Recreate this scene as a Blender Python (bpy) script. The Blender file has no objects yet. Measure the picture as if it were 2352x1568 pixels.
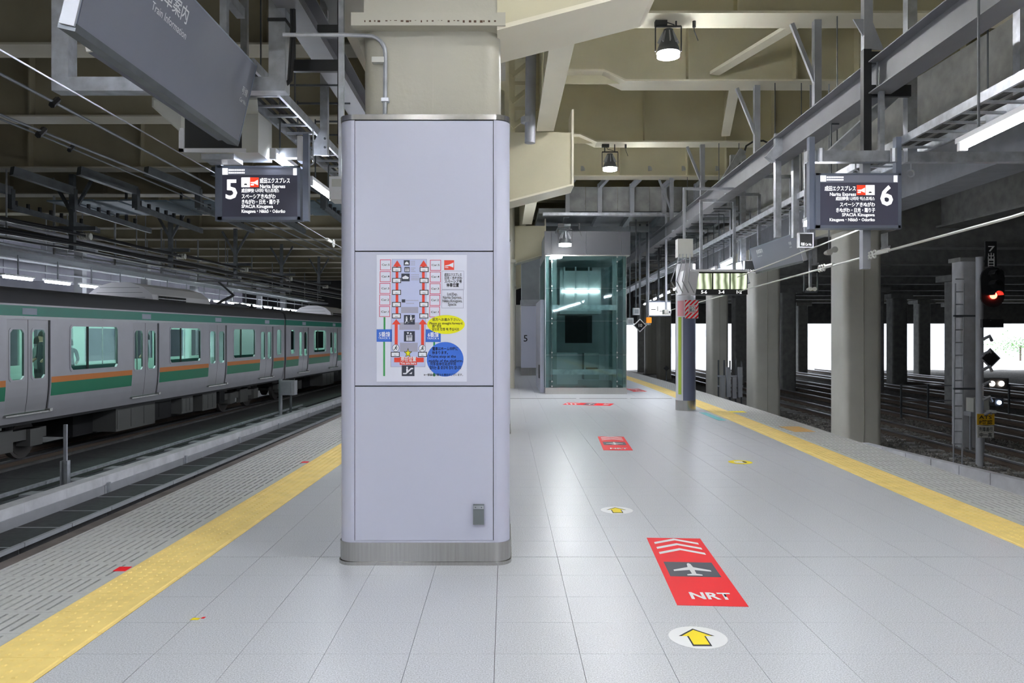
import bpy, bmesh, math, random
from mathutils import Vector, Matrix, Euler
random.seed(7)
SC = bpy.context.scene
COL = SC.collection
PI = math.pi
# ------------------------------------------------------------------ camera, world, exposure
F, H, CX, CY = 1790.0, 1.5, 1161.0, 768.0     # focal length in pixels, eye height, principal point (2352x1568 frame)
cam = bpy.data.cameras.new('camera'); cam.sensor_width = 36.0; cam.lens = F / 2352 * 36
cam.shift_x = (1176 - CX) / 2352; cam.shift_y = -(784 - CY) / 2352
cam.clip_start = 0.05; cam.clip_end = 500
camo = bpy.data.objects.new('camera', cam); COL.objects.link(camo)
camo.location = (0, 0, H); camo.rotation_euler = (PI / 2, 0, 0); SC.camera = camo
W = bpy.data.worlds.new('sky'); SC.world = W; W.use_nodes = True
bg = W.node_tree.nodes['Background']; bg.inputs[0].default_value = (0.86, 0.92, 1.0, 1); bg.inputs[1].default_value = 1.6
vs = SC.view_settings; vs.view_transform = 'Standard'; vs.look = 'None'; vs.gamma = 1.0; vs.use_curve_mapping = False
vs.exposure = 1.22
cy = SC.cycles; cy.use_light_tree = False; cy.max_bounces = 6; cy.diffuse_bounces = 4; cy.glossy_bounces = 3; cy.transmission_bounces = 4; cy.transparent_max_bounces = 12
W.cycles.sampling_method = 'NONE'
TUBE_E, FLOOD_E = 40.0, 150.0
# ------------------------------------------------------------------ materials
def lin(c):
    c /= 255.0
    return c / 12.92 if c <= 0.04045 else ((c + 0.055) / 1.055) ** 2.4
def rgb(r, g, b): return (lin(r), lin(g), lin(b))
MATS = {}
def mat(name, col, rough=0.5, metal=0.0, noise=None, bump=None, emit=None, spec=0.5, coat=0.0):
    """noise = (scale, amount[, stretch xyz]) colour variation; bump = (scale, strength)"""
    m = bpy.data.materials.new(name); m.use_nodes = True
    nt = m.node_tree; b = nt.nodes['Principled BSDF']
    b.inputs['Base Color'].default_value = (*col, 1); b.inputs['Roughness'].default_value = rough
    b.inputs['Metallic'].default_value = metal; b.inputs['Specular IOR Level'].default_value = spec
    if coat: b.inputs['Coat Weight'].default_value = coat; b.inputs['Coat Roughness'].default_value = 0.1
    if noise or bump:
        geo = nt.nodes.new('ShaderNodeNewGeometry')
    if noise:
        src = geo.outputs['Position']
        if len(noise) > 2:
            mp = nt.nodes.new('ShaderNodeMapping'); mp.inputs['Scale'].default_value = noise[2]
            nt.links.new(src, mp.inputs['Vector']); src = mp.outputs['Vector']
        n = nt.nodes.new('ShaderNodeTexNoise'); n.inputs['Scale'].default_value = noise[0]; n.inputs['Detail'].default_value = 5
        nt.links.new(src, n.inputs['Vector'])
        cr = nt.nodes.new('ShaderNodeValToRGB'); a = noise[1]
        cr.color_ramp.elements[0].position = 0.3; cr.color_ramp.elements[1].position = 0.7
        cr.color_ramp.elements[0].color = (*[c * (1 - a) for c in col], 1)
        cr.color_ramp.elements[1].color = (*[min(1, c * (1 + a)) for c in col], 1)
        nt.links.new(n.outputs['Fac'], cr.inputs['Fac']); nt.links.new(cr.outputs['Color'], b.inputs['Base Color'])
    if bump:
        n2 = nt.nodes.new('ShaderNodeTexNoise'); n2.inputs['Scale'].default_value = bump[0]; n2.inputs['Detail'].default_value = 4
        nt.links.new(geo.outputs['Position'], n2.inputs['Vector'])
        bp = nt.nodes.new('ShaderNodeBump'); bp.inputs['Strength'].default_value = bump[1]; bp.inputs['Distance'].default_value = 0.02
        nt.links.new(n2.outputs['Fac'], bp.inputs['Height']); nt.links.new(bp.outputs['Normal'], b.inputs['Normal'])
    if emit:
        b.inputs['Emission Color'].default_value = (*emit[0], 1); b.inputs['Emission Strength'].default_value = emit[1]
    MATS[name] = m
    return m
M = MATS
mat('granite', (0.565, 0.575, 0.60), 0.31, noise=(150, 0.34), bump=(60, 0.05))
mat('joint', (0.018, 0.018, 0.018), 0.9, spec=0.1)
mat('yellow_tile', (0.92, 0.69, 0.23), 0.6, noise=(6, 0.07))
mat('edge_paver', (0.50, 0.50, 0.48), 0.7, noise=(40, 0.10))
mat('brown_edge', (0.13, 0.11, 0.10), 0.8, noise=(5, 0.3))
mat('concrete', (0.33, 0.33, 0.32), 0.85, noise=(4, 0.2), bump=(30, 0.2))
mat('concrete_light', (0.66, 0.66, 0.69), 0.8, noise=(3, 0.16), bump=(25, 0.2))
mat('concrete_dark', (0.10, 0.10, 0.10), 0.9, noise=(3, 0.25), bump=(30, 0.2))
mat('ballast', (0.15, 0.14, 0.13), 0.95, noise=(14, 0.75), bump=(16, 1.0))
mat('stone', (0.20, 0.19, 0.17), 0.95, noise=(10, 0.5))
mat('dark_panel', (0.045, 0.045, 0.048), 0.6, noise=(9, 0.3))
mat('panel', (0.58, 0.59, 0.71), 0.28, noise=(1.2, 0.02))
mat('stainless', (0.52, 0.51, 0.49), 0.22, 1.0, noise=(5, 0.10, (12, 12, 0.3)))
mat('cream', (0.46, 0.44, 0.36), 0.38, noise=(2.0, 0.05), bump=(30, 0.12))
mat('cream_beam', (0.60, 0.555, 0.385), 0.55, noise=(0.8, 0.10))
mat('cream_flange_lit', (0.76, 0.71, 0.56), 0.5, noise=(1.0, 0.06))  # same cream paint as the webs, light from below put into the colour
mat('rust', (0.10, 0.06, 0.04), 0.9)
mat('cream_beam_dim', (0.33, 0.295, 0.21), 0.6, noise=(0.5, 0.25))  # same girder paint, weaker light on the left put into the colour
mat('cream_flange_dim', (0.50, 0.465, 0.38), 0.55, noise=(0.6, 0.16))  # left flanges coloured darker for the weaker light there
mat('galvanised', (0.50, 0.52, 0.56), 0.38, 0.55, noise=(9, 0.22))
mat('grey_steel', (0.36, 0.37, 0.40), 0.5, 0.2, noise=(4, 0.10))
mat('grey_paint', (0.40, 0.41, 0.44), 0.5, noise=(3, 0.08))
mat('dark_steel', (0.10, 0.11, 0.12), 0.5, 0.3, noise=(5, 0.2))
mat('black_steel', (0.018, 0.018, 0.020), 0.45)
mat('deck_grey', (0.25, 0.27, 0.28), 0.6, noise=(2, 0.12))
mat('deck_blue', (0.16, 0.21, 0.25), 0.55, noise=(2, 0.15))
mat('rubber', (0.03, 0.03, 0.03), 0.7)
mat('board', (0.17, 0.18, 0.225), 0.42, noise=(1.5, 0.05))
mat('board_frame', (0.25, 0.28, 0.36), 0.35, 0.3)
mat('sign_face', (0.13, 0.13, 0.19), 0.3)
mat('sign_header', (0.36, 0.38, 0.48), 0.3)
mat('white_paint', (0.78, 0.78, 0.80), 0.45)
mat('white_lit', (0.85, 0.85, 0.88), 0.5, emit=((1, 1, 1), 0.55))
mat('red_lit', (0.80, 0.06, 0.03), 0.5, emit=((1, 0.06, 0.02), 0.35))
mat('ivory', (0.60, 0.60, 0.55), 0.45)
mat('red_vinyl', (0.90, 0.016, 0.024), 0.5, spec=0.2)
mat('white_vinyl', (0.86, 0.86, 0.86), 0.42)
mat('black_vinyl', (0.02, 0.02, 0.025), 0.5, spec=0.2)
mat('yellow_vinyl', (0.98, 0.78, 0.01), 0.5, spec=0.2)
mat('outlet_grey', (0.17, 0.19, 0.20), 0.4)
mat('teal_vinyl', (0.10, 0.45, 0.48), 0.5)
mat('pale_red', (0.75, 0.35, 0.38), 0.5)
mat('orange_vinyl', (0.62, 0.36, 0.10), 0.5)
mat('paper', (0.80, 0.81, 0.92), 0.35)
mat('print_pale', (0.58, 0.62, 0.86), 0.4)
mat('print_grey', (0.42, 0.41, 0.53), 0.4)
mat('print_red', (0.85, 0.07, 0.04), 0.4)
mat('print_crimson', (0.72, 0.02, 0.10), 0.4)
mat('print_dark', (0.04, 0.045, 0.07), 0.4)
mat('print_black', (0.01, 0.01, 0.012), 0.4)
mat('print_blue', (0.05, 0.17, 0.68), 0.4)
mat('print_yellow', (0.92, 0.88, 0.01), 0.4)
mat('print_green', (0.06, 0.38, 0.12), 0.4)
mat('print_white', (0.88, 0.89, 0.95), 0.4)
mat('train_steel', (0.56, 0.55, 0.59), 0.40, 0.55, noise=(3, 0.03))
mat('train_door', (0.52, 0.51, 0.54), 0.38, 0.55)
mat('train_orange', (0.78, 0.26, 0.06), 0.45)
mat('train_green', (0.015, 0.25, 0.13), 0.4)
mat('train_band', (0.05, 0.30, 0.22), 0.25)
mat('train_roof', (0.09, 0.09, 0.10), 0.55)
mat('header_grey', (0.045, 0.048, 0.056), 0.4)
mat('cream_column', (0.66, 0.64, 0.57), 0.45, noise=(1.5, 0.06))
mat('beam_grey', (0.20, 0.20, 0.215), 0.5, noise=(3, 0.08))
mat('roof_unit', (0.88, 0.87, 0.90), 0.5, 0.2)
mat('under_dark', (0.022, 0.022, 0.024), 0.7)
mat('under_grey', (0.15, 0.15, 0.145), 0.6)
mat('wheel', (0.16, 0.15, 0.145), 0.5, 0.6)
mat('rail_head', (0.50, 0.50, 0.53), 0.28, 0.9)
mat('rail_web', (0.11, 0.08, 0.06), 0.8)
mat('interior', (0.55, 0.66, 0.62), 0.6)
mat('seat_fabric', (0.10, 0.22, 0.20), 0.8)
mat('pole_white', (0.72, 0.72, 0.75), 0.35)
mat('pole_blue', (0.12, 0.135, 0.21), 0.35)
mat('lime', (0.45, 0.60, 0.06), 0.5)
mat('lavender_wall', (0.27, 0.265, 0.32), 0.6, noise=(1, 0.12))
mat('wall_dark', (0.06, 0.06, 0.062), 0.85, noise=(0.6, 0.3))
mat('orange_plastic', (0.95, 0.30, 0.02), 0.4, emit=((1, 0.3, 0.0), 0.25))
mat('signal_red', (0.9, 0.05, 0.03), 0.3, emit=((1.0, 0.05, 0.03), 9.0))
mat('signal_white', (1, 0.95, 0.85), 0.3, emit=((1.0, 0.88, 0.75), 5.0))
mat('signal_blue', (0.6, 0.7, 1), 0.3, emit=((0.55, 0.7, 1.0), 4.0))
mat('screen_on', (0.03, 0.03, 0.03), 0.25)
mat('plate_amber', (0.72, 0.42, 0.02), 0.5)
mat('outside', (0.80, 0.82, 0.85), 0.8)
mat('outside_blue', (0.45, 0.52, 0.62), 0.6)
mat('foliage', (0.16, 0.30, 0.10), 0.8, noise=(2, 0.4))
mat('skin', (0.55, 0.36, 0.26), 0.6)
mat('hair', (0.02, 0.017, 0.015), 0.6)
mat('tube', (1, 1, 1), 0.5, emit=((0.86, 0.91, 1.0), TUBE_E))
mat('flood', (1, 1, 1), 0.5, emit=((0.95, 0.97, 1.0), FLOOD_E))
mat('car_light', (1, 1, 1), 0.5, emit=((0.9, 1.0, 0.95), 6.0))
def screen_mat():
    m = mat('screen_view', (0.02, 0.02, 0.02), 0.3); nt = m.node_tree; b = nt.nodes['Principled BSDF']
    tc = nt.nodes.new('ShaderNodeTexCoord'); n = nt.nodes.new('ShaderNodeTexWave'); n.inputs['Scale'].default_value = 2.2
    n.inputs['Distortion'].default_value = 3.0
    nt.links.new(tc.outputs['Object'], n.inputs['Vector'])
    cr = nt.nodes.new('ShaderNodeValToRGB'); cr.color_ramp.elements[0].color = (0.08, 0.10, 0.05, 1); cr.color_ramp.elements[1].color = (0.55, 0.62, 0.45, 1)
    nt.links.new(n.outputs['Fac'], cr.inputs['Fac']); nt.links.new(cr.outputs['Color'], b.inputs['Emission Color'])
    b.inputs['Emission Strength'].default_value = 0.9
screen_mat()
def glass(name, tint, alpha_mix, gloss, rough=0.03):
    """a pane: part clear, part tinted glossy surface"""
    m = bpy.data.materials.new(name); m.use_nodes = True; nt = m.node_tree; nt.nodes.clear()
    out = nt.nodes.new('ShaderNodeOutputMaterial'); mx = nt.nodes.new('ShaderNodeMixShader')
    tr = nt.nodes.new('ShaderNodeBsdfTransparent'); tr.inputs[0].default_value = (*tint, 1)
    gl = nt.nodes.new('ShaderNodeBsdfGlossy'); gl.inputs['Roughness'].default_value = rough; gl.inputs[0].default_value = (0.9, 1, 0.98, 1)
    fr = nt.nodes.new('ShaderNodeFresnel'); fr.inputs[0].default_value = 1.5
    ad = nt.nodes.new('ShaderNodeMath'); ad.operation = 'MULTIPLY_ADD'; ad.inputs[1].default_value = gloss; ad.inputs[2].default_value = alpha_mix
    nt.links.new(fr.outputs[0], ad.inputs[0]); nt.links.new(ad.outputs[0], mx.inputs[0])
    nt.links.new(tr.outputs[0], mx.inputs[1]); nt.links.new(gl.outputs[0], mx.inputs[2]); nt.links.new(mx.outputs[0], out.inputs[0])
    MATS[name] = m
glass('lift_glass', (0.70, 0.82, 0.81), 0.03, 0.5)
glass('train_glass', (0.66, 0.80, 0.77), 0.0, 0.12)
for n_ in ('white_lit', 'red_lit', 'orange_plastic', 'signal_white', 'signal_blue', 'signal_red', 'screen_view'): M[n_].cycles.emission_sampling = 'NONE'   # dim: no need to sample them as lamps
# ------------------------------------------------------------------ mesh building
def P(px, py, d):
    """the point seen at pixel (px, py) of the photograph if it stands d metres in front of the camera"""
    return Vector(((px - CX) * d / F, d, H - (py - CY) * d / F))
class MB:
    def __init__(s): s.v = []; s.f = []; s.k = []
    def add(s, vs, fs):
        n = len(s.v); s.k.append((n, len(s.f))); s.v += [tuple(p) for p in vs]; s.f += [tuple(i + n for i in f) for f in fs]; return s
    def box(s, x0, x1, y0, y1, z0, z1):
        return s.add([(x0, y0, z0), (x1, y0, z0), (x1, y1, z0), (x0, y1, z0), (x0, y0, z1), (x1, y0, z1), (x1, y1, z1), (x0, y1, z1)],
                     [(0, 3, 2, 1), (4, 5, 6, 7), (0, 1, 5, 4), (1, 2, 6, 5), (2, 3, 7, 6), (3, 0, 4, 7)])
    def hexa(s, p):   # eight corners, bottom ring then top ring
        return s.add(p, [(0, 3, 2, 1), (4, 5, 6, 7), (0, 1, 5, 4), (1, 2, 6, 5), (2, 3, 7, 6), (3, 0, 4, 7)])
    def bar(s, a, b, w, h=None, up=(0, 0, 1)):
        """rectangular bar from a to b, w across, h along up"""
        a, b, h = Vector(a), Vector(b), h or w
        d = (b - a).normalized(); u = Vector(up)
        if abs(d.dot(u)) > 0.97: u = Vector((0, 1, 0))
        r = d.cross(u).normalized(); u = r.cross(d).normalized()
        r *= w / 2; u *= h / 2
        return s.hexa([a - r - u, a + r - u, b + r - u, b - r - u, a - r + u, a + r + u, b + r + u, b - r + u])
    def tube(s, pts, r, n=8, caps=True):
        pts = [Vector(p) for p in pts]; rings = []; k0 = len(s.v); prev = None
        for i, p in enumerate(pts):
            d = (pts[min(i + 1, len(pts) - 1)] - pts[max(i - 1, 0)]).normalized()
            if prev is None:
                u = Vector((0, 0, 1)) if abs(d.z) < 0.9 else Vector((0, 1, 0))
            else: u = prev
            x = d.cross(u).normalized(); u = x.cross(d).normalized(); prev = u
            rr = r[i] if isinstance(r, (list, tuple)) else r
            rings.append([p + x * rr * math.cos(2 * PI * j / n) + u * rr * math.sin(2 * PI * j / n) for j in range(n)])
        vs = [q for g in rings for q in g]; fs = []
        for i in range(len(pts) - 1):
            for j in range(n): fs.append((i * n + j, i * n + (j + 1) % n, (i + 1) * n + (j + 1) % n, (i + 1) * n + j))
        if caps: fs += [tuple(range(n))[::-1], tuple(range((len(pts) - 1) * n, len(pts) * n))]
        return s.add(vs, fs)
    def prism(s, poly, a, b, axis='y'):
        """extrude a 2-D polygon; axis y: poly = (x, z); axis x: (y, z); axis z: (x, y)"""
        def q(p, t): return {'y': (p[0], t, p[1]), 'x': (t, p[0], p[1]), 'z': (p[0], p[1], t)}[axis]
        n = len(poly)
        fs = [tuple(range(n)), tuple(range(2 * n - 1, n - 1, -1))] + [(i, i + n, (i + 1) % n + n, (i + 1) % n) for i in range(n)]
        return s.add([q(p, a) for p in poly] + [q(p, b) for p in poly], fs)
    def quad(s, a, b, c, d): return s.add([a, b, c, d], [(0, 1, 2, 3)])
    def split(s, name, m, parent=None, **k):
        ends = s.k[1:] + [(len(s.v), len(s.f))]
        for (v0, f0), (v1, f1) in zip(s.k, ends):
            q = s.__class__(); q.v = s.v[v0:v1]; q.f = [tuple(i - v0 for i in f) for f in s.f[f0:f1]]; q.build(name, m, parent, **k)
    def build(s, name, m, parent=None, local=False, smooth=False, fix=True):
        me = bpy.data.meshes.new(name)
        off = Vector((0, 0, 0))
        if parent is not None and not local:
            q = parent
            while q is not None: off += q.location; q = q.parent
        me.from_pydata([tuple(Vector(p) - off) for p in s.v], [], s.f); me.update()
        if fix:
            bm = bmesh.new(); bm.from_mesh(me); bmesh.ops.recalc_face_normals(bm, faces=bm.faces); bm.to_mesh(me); bm.free()
        me.materials.append(M[m] if isinstance(m, str) else m)
        if smooth:
            me.shade_smooth() if hasattr(me, 'shade_smooth') else None
            try: me.set_sharp_from_angle(angle=math.radians(40))
            except Exception: pass
        o = bpy.data.objects.new(name, me); COL.objects.link(o)
        if parent is not None: o.parent = parent
        return o
def tag(o, label=None, cat=None, group=None, kind=None):
    for k, v in (('label', label), ('category', cat), ('group', group), ('kind', kind)):
        if v: o[k] = v
    return o
def thing(name, label, cat, loc=(0, 0, 0), rz=0.0, group=None):
    o = bpy.data.objects.new(name, None); o.empty_display_size = 0.1; COL.objects.link(o)
    o.location = loc; o.rotation_euler = (0, 0, rz)
    return tag(o, label, cat, group)
def copy_tree(o, parent=None):
    c = o.copy(); COL.objects.link(c); c.parent = parent
    for ch in list(o.children): copy_tree(ch, c)
    return c
def struct(name, mb, m): return tag(mb.build(name, m), kind='structure')
ORD = ['nearest', 'second', 'third', 'fourth', 'fifth', 'sixth', 'seventh', 'eighth', 'ninth', 'tenth', 'eleventh', 'twelfth',
       'thirteenth', 'fourteenth', 'fifteenth', 'sixteenth', 'seventeenth', 'eighteenth', 'nineteenth', 'twentieth']
def ordn(i): return ORD[i]
def text(name, s, size, m, parent, o, u=(1, 0, 0), v=(0, 0, 1), align='LEFT', bold=0.0, width=None, local=False):
    """lettering lying in the plane spanned by u, v with its baseline starting at o; width squeezes or stretches it"""
    cu = bpy.data.curves.new('txt', 'FONT'); cu.body = s; cu.size = size; cu.align_x = align; cu.resolution_u = 2; cu.offset = bold * size
    to = bpy.data.objects.new('txt', cu)
    me = bpy.data.meshes.new_from_object(to); bpy.data.objects.remove(to); bpy.data.curves.remove(cu)
    o, u, v = Vector(o), Vector(u).normalized(), Vector(v).normalized()
    off = Vector((0, 0, 0)); q = parent
    while q is not None and not local: off += q.location; q = q.parent
    k = 1.0
    if width and len(me.vertices):
        xs = [p.co.x for p in me.vertices]; k = width / max(1e-6, max(xs) - min(xs))
    for p in me.vertices: p.co = o + u * p.co.x * k + v * p.co.y - off
    me.materials.clear(); me.materials.append(M[m]); me.name = name
    ob = bpy.data.objects.new(name, me); COL.objects.link(ob); ob.parent = parent
    return ob
def lerp_path(tab):
    """smooth curve through (y, x) pairs"""
    def f(y):
        if y <= tab[0][0]:
            (a, b), (c, d) = tab[0], tab[1]; return b + (y - a) * (d - b) / (c - a)
        for i in range(len(tab) - 1):
            (y0, x0), (y1, x1) = tab[i], tab[i + 1]
            if y <= y1:
                m0 = (x1 - tab[i - 1][1]) / (y1 - tab[i - 1][0]) if i else (x1 - x0) / (y1 - y0)
                m1 = (tab[i + 2][1] - x0) / (tab[i + 2][0] - y0) if i + 2 < len(tab) else (x1 - x0) / (y1 - y0)
                t = (y - y0) / (y1 - y0); h = y1 - y0
                return ((2 * t**3 - 3 * t**2 + 1) * x0 + (t**3 - 2 * t**2 + t) * h * m0 + (-2 * t**3 + 3 * t**2) * x1 + (t**3 - t**2) * h * m1)
        (a, b), (c, d) = tab[-2], tab[-1]; return d + (y - c) * (d - b) / (c - a)
    return f
ER = lerp_path([(-14, 4.0), (0, 4.52), (5, 4.72), (7.2, 4.8), (11.4, 4.96), (15.8, 5.08), (23.3, 5.17), (32, 5.03), (45, 4.6), (70, 3.4)])  # right platform edge
def EL(y): return -3.22 + 0.0229 * (y - 4.97)                                                                                            # left platform edge
ZR = -1.15   # top of the rails
# ================================================================== THE SETTING
Y0, Y1 = -13.0, 60.0
# platform slab: dark bed that shows in the joints and slots
ys = [Y0 + i * 1.0 for i in range(int(Y1 - Y0) + 1)]
mb = MB(); n = len(ys); vv = []
for z in (-1.2, -0.022):
    for y in ys: vv += [(EL(y), y, z), (ER(y), y, z)]
ff = []
for i in range(n - 1):
    a = 2 * i; b = 2 * n + a
    ff += [(a, a + 1, a + 3, a + 2), (b, b + 2, b + 3, b + 1), (a, a + 2, b + 2, b), (a + 1, b + 1, b + 3, a + 3)]
ff += [(0, 2 * n, 2 * n + 1, 1), (2 * n - 2, 2 * n - 1, 4 * n - 1, 4 * n - 2)]
mb.add(vv, ff); floor = struct('floor', mb, 'joint')
floor['label'] = 'grey granite tiled island platform between the tracks'
# granite tiles 0.4 m
T = 0.40; GX, GY = 0.35, 3.66
def XLi(y): return EL(y) + 0.816 + 0.404
def XRi(y): return ER(y) - 1.10
full = MB().box(-T/2 + .0012, T/2 - .0012, -T/2 + .0008, T/2 - .0008, -0.02, 0).build('floor_tile', 'granite', floor)
fullm = full.data; bpy.data.objects.remove(full)
near, far = [], MB()
for j in range(int((Y0 - GY) / T), int((Y1 - GY) / T)):
    y0 = GY + j * T; y1 = y0 + T
    g0 = 0.004 if abs(y0 - 5.26) < .01 else (0.010 if abs(y0 - 18.46) < .25 and j == int((18.3 - GY) / T) else 0.0015); g1 = 0.004 if abs(y1 - 5.26) < .01 else 0.0015
    for i in range(-8, 14):
        x0 = GX + i * T; x1 = x0 + T
        def cl(x, y): return min(max(x, XLi(y) + .002), XRi(y) - .002)
        a, b, c, d = cl(x0 + .0015, y0), cl(x1 - .0015, y0), cl(x1 - .0015, y1), cl(x0 + .0015, y1)
        if b - a < .01 and c - d < .01: continue
        if x0 > -1.06 and x1 < 0.0 and y0 > 5.1 and y1 < 6.15: continue
        p = [(a, y0 + g0, -.02), (b, y0 + g0, -.02), (c, y1 - g1, -.02), (d, y1 - g1, -.02), (a, y0 + g0, 0), (b, y0 + g0, 0), (c, y1 - g1, 0), (d, y1 - g1, 0)]
        seen = 2.9 < y1 and abs((x0 + x1) / 2) < 0.68 * y1 + .4 and not (x1 < 0.02 * y1 / 5 and y0 > 6.2 and x0 > -0.22 * y0)
        whole = abs(b - a - T + .003) < 1e-4 and abs(c - d - T + .003) < 1e-4 and g0 == g1
        (near.append((y0, x0, p, whole)) if seen and y0 < 40 else far.hexa(p))
near.sort(key=lambda t: t[0])
for k, (y, x, p, whole) in enumerate(near):
    if k >= 300: far.hexa(p)
    elif whole:
        o = bpy.data.objects.new('floor_tile', fullm); COL.objects.link(o); o.parent = floor; o.location = (x + T/2, y + T/2, 0)
    else: MB().hexa(p).build('floor_tile', 'granite', floor)
tag(far.build('floor_tile_field', 'granite', floor), kind='stuff')
# tactile yellow tiles, 0.3 x 0.4 (dots plus one guide bar on the inner side, local +x = inner side)
mb = MB().box(-.2, .2, -.1485, .1485, -.02, 0.0)
for a in range(5):
    for b in range(5):
        x = -.165 + a * .064; y = -.12 + b * .06; h = .005
        mb.add([(x - .011, y - .011, 0), (x + .011, y - .011, 0), (x + .011, y + .011, 0), (x - .011, y + .011, 0),
                (x - .006, y - .006, h), (x + .006, y - .006, h), (x + .006, y + .006, h), (x - .006, y + .006, h)],
               [(4, 5, 6, 7), (0, 1, 5, 4), (1, 2, 6, 5), (2, 3, 7, 6), (3, 0, 4, 7)])
mb.hexa([(.145, -.148, 0), (.180, -.148, 0), (.180, .148, 0), (.145, .148, 0), (.150, -.145, .005), (.175, -.145, .005), (.175, .145, .005), (.150, .145, .005)])
tact = mb.build('tactile_tile', 'yellow_tile', floor); tactm = tact.data; bpy.data.objects.remove(tact)
# slotted edge pavers 0.3 x 0.8
def paver(w):
    mb = MB(); e = .028; n = int(w / .0605)
    mb.box(-w/2, w/2, -.1485, -.1485 + e, -.02, 0).box(-w/2, w/2, .1485 - e, .1485, -.02, 0)
    pit = (w - .05) / n
    for i in range(n + 1):
        x = -w/2 + .025 + pit * i
        a = -w/2 if i == 0 else x - pit + .0155; b = w/2 if i == n else x
        mb.box(a, b, -.1485 + e, .1485 - e, -.02, 0)
    return mb
pv = paver(.815).build('edge_paver', 'edge_paver', floor); pvl = pv.data; bpy.data.objects.remove(pv)
pv = paver(.695).build('edge_paver', 'edge_paver', floor); pvr = pv.data; bpy.data.objects.remove(pv)
def strip(side, y0, y1):
    y = y0; k = 0
    while y < y1:
        yc = y + .15
        if side < 0: xe = EL(yc); tx, px_ = xe + .816 + .202, xe + .408; rz = -math.atan(.0229); rot = rz; me = pvl
        else:
            xe = ER(yc); tx, px_ = xe - .70 - .20, xe - .3475; rot = PI - math.atan((ER(yc + .15) - ER(yc - .15)) / .3); me = pvr
        for nm, m_, x in (('tactile_tile', tactm, tx), ('edge_paver', me, px_)):
            o = bpy.data.objects.new(nm, m_); COL.objects.link(o); o.parent = floor; o.location = (x, yc, 0); o.rotation_euler = (0, 0, rot)
        y += .30; k += 1
strip(-1, 3.02, 13.9); strip(1, 4.9, 33)
mb = MB(); mp = MB()   # the rest of both strips, joined
def ribbon(m_, fa, fb, ya, yb, st=1.0):
    y = ya
    while y < yb - 1e-6:
        e = min(y + st, yb)
        m_.hexa([(fa(y), y, -.02), (fb(y), y, -.02), (fb(e), e, -.02), (fa(e), e, -.02), (fa(y), y, 0), (fb(y), y, 0), (fb(e), e, 0), (fa(e), e, 0)]); y = e
for a, b in ((Y0, 3.02), (13.92, Y1)): ribbon(mb, lambda y: EL(y) + .818, lambda y: EL(y) + 1.218, a, b); ribbon(mp, EL, lambda y: EL(y) + .814, a, b)
for a, b in ((Y0, 4.9), (33.1, Y1)): ribbon(mb, lambda y: ER(y) - 1.10, lambda y: ER(y) - .70, a, b); ribbon(mp, lambda y: ER(y) - .695, ER, a, b)
tag(mb.build('tactile_band', 'yellow_tile', floor), kind='stuff'); tag(mp.build('edge_band', 'edge_paver', floor), kind='stuff')
# nosing below the edge pavers, both sides
mb = MB()
for y in range(int(Y0), int(Y1), 2):
    e = y + 2
    mb.hexa([(EL(y) - .22, y, -.34), (EL(y), y, -.34), (EL(e), e, -.34), (EL(e) - .22, e, -.34), (EL(y) - .22, y, -.05), (EL(y), y, -.05), (EL(e), e, -.05), (EL(e) - .22, e, -.05)])
    mb.hexa([(ER(y), y, -.34), (ER(y) + .04, y, -.34), (ER(e) + .04, e, -.34), (ER(e), e, -.34), (ER(y), y, -.02), (ER(y) + .04, y, -.02), (ER(e) + .04, e, -.02), (ER(e), e, -.02)])
struct('trim_1', mb, 'brown_edge')
# ground
struct('ground_left', MB().box(-26, -3.0, -13, 75, -1.75, -1.32), 'concrete_dark')
def gbox(mb_, nx, ny, x0, x1, y0, y1, z, amp):
    vv = []; ff = []
    for j in range(ny + 1):
        for i in range(nx + 1):
            vv.append((x0 + (x1 - x0) * i / nx, y0 + (y1 - y0) * j / ny, z + random.uniform(-amp, amp)))
    for j in range(ny):
        for i in range(nx):
            a = j * (nx + 1) + i; ff.append((a, a + 1, a + nx + 2, a + nx + 1))
    mb_.add(vv, ff)
mb = MB(); gbox(mb, 60, 90, 4.0, 60, -13, 62, -1.32, .025); struct('ground_right', mb, 'ballast')
struct('ground_outside', MB().box(-30, 140, 62, 160, -1.9, -1.34), 'outside')
# ceiling: deck with transverse girders, each with its bottom flange
ceil = struct('ceiling', MB().box(-26, 60, -13, 62, 7.0, 7.3), 'cream_beam')
GL = [3.6, 7.2, 10.75, 14.3, 18.7, 22.2, 25.7, 29.2, 32.7, 36.2, 39.7, 43.2, 46.7, 50.2, 53.7, 57.2, 60.7]
GR = [3.2, 6.4, 9.7, 12.3, 16.2, 19.7, 23.2, 26.7, 30.2, 33.7, 37.2, 40.7, 44.2, 47.7, 51.2, 54.7, 58.2]
for y in GL:
    g = MB().box(-25.5, -1.3, y + .24, y + .27, 5.53, 7.0).build('girder', 'cream_beam_dim', ceil)
    MB().box(-25.5, -1.3, y, y + .52, 5.5, 5.53).build('flange', 'cream_flange_dim', g)
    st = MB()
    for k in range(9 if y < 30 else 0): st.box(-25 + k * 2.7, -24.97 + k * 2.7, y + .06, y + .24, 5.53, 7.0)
    st.split('stiffener', 'cream_beam_dim', g)
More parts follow.
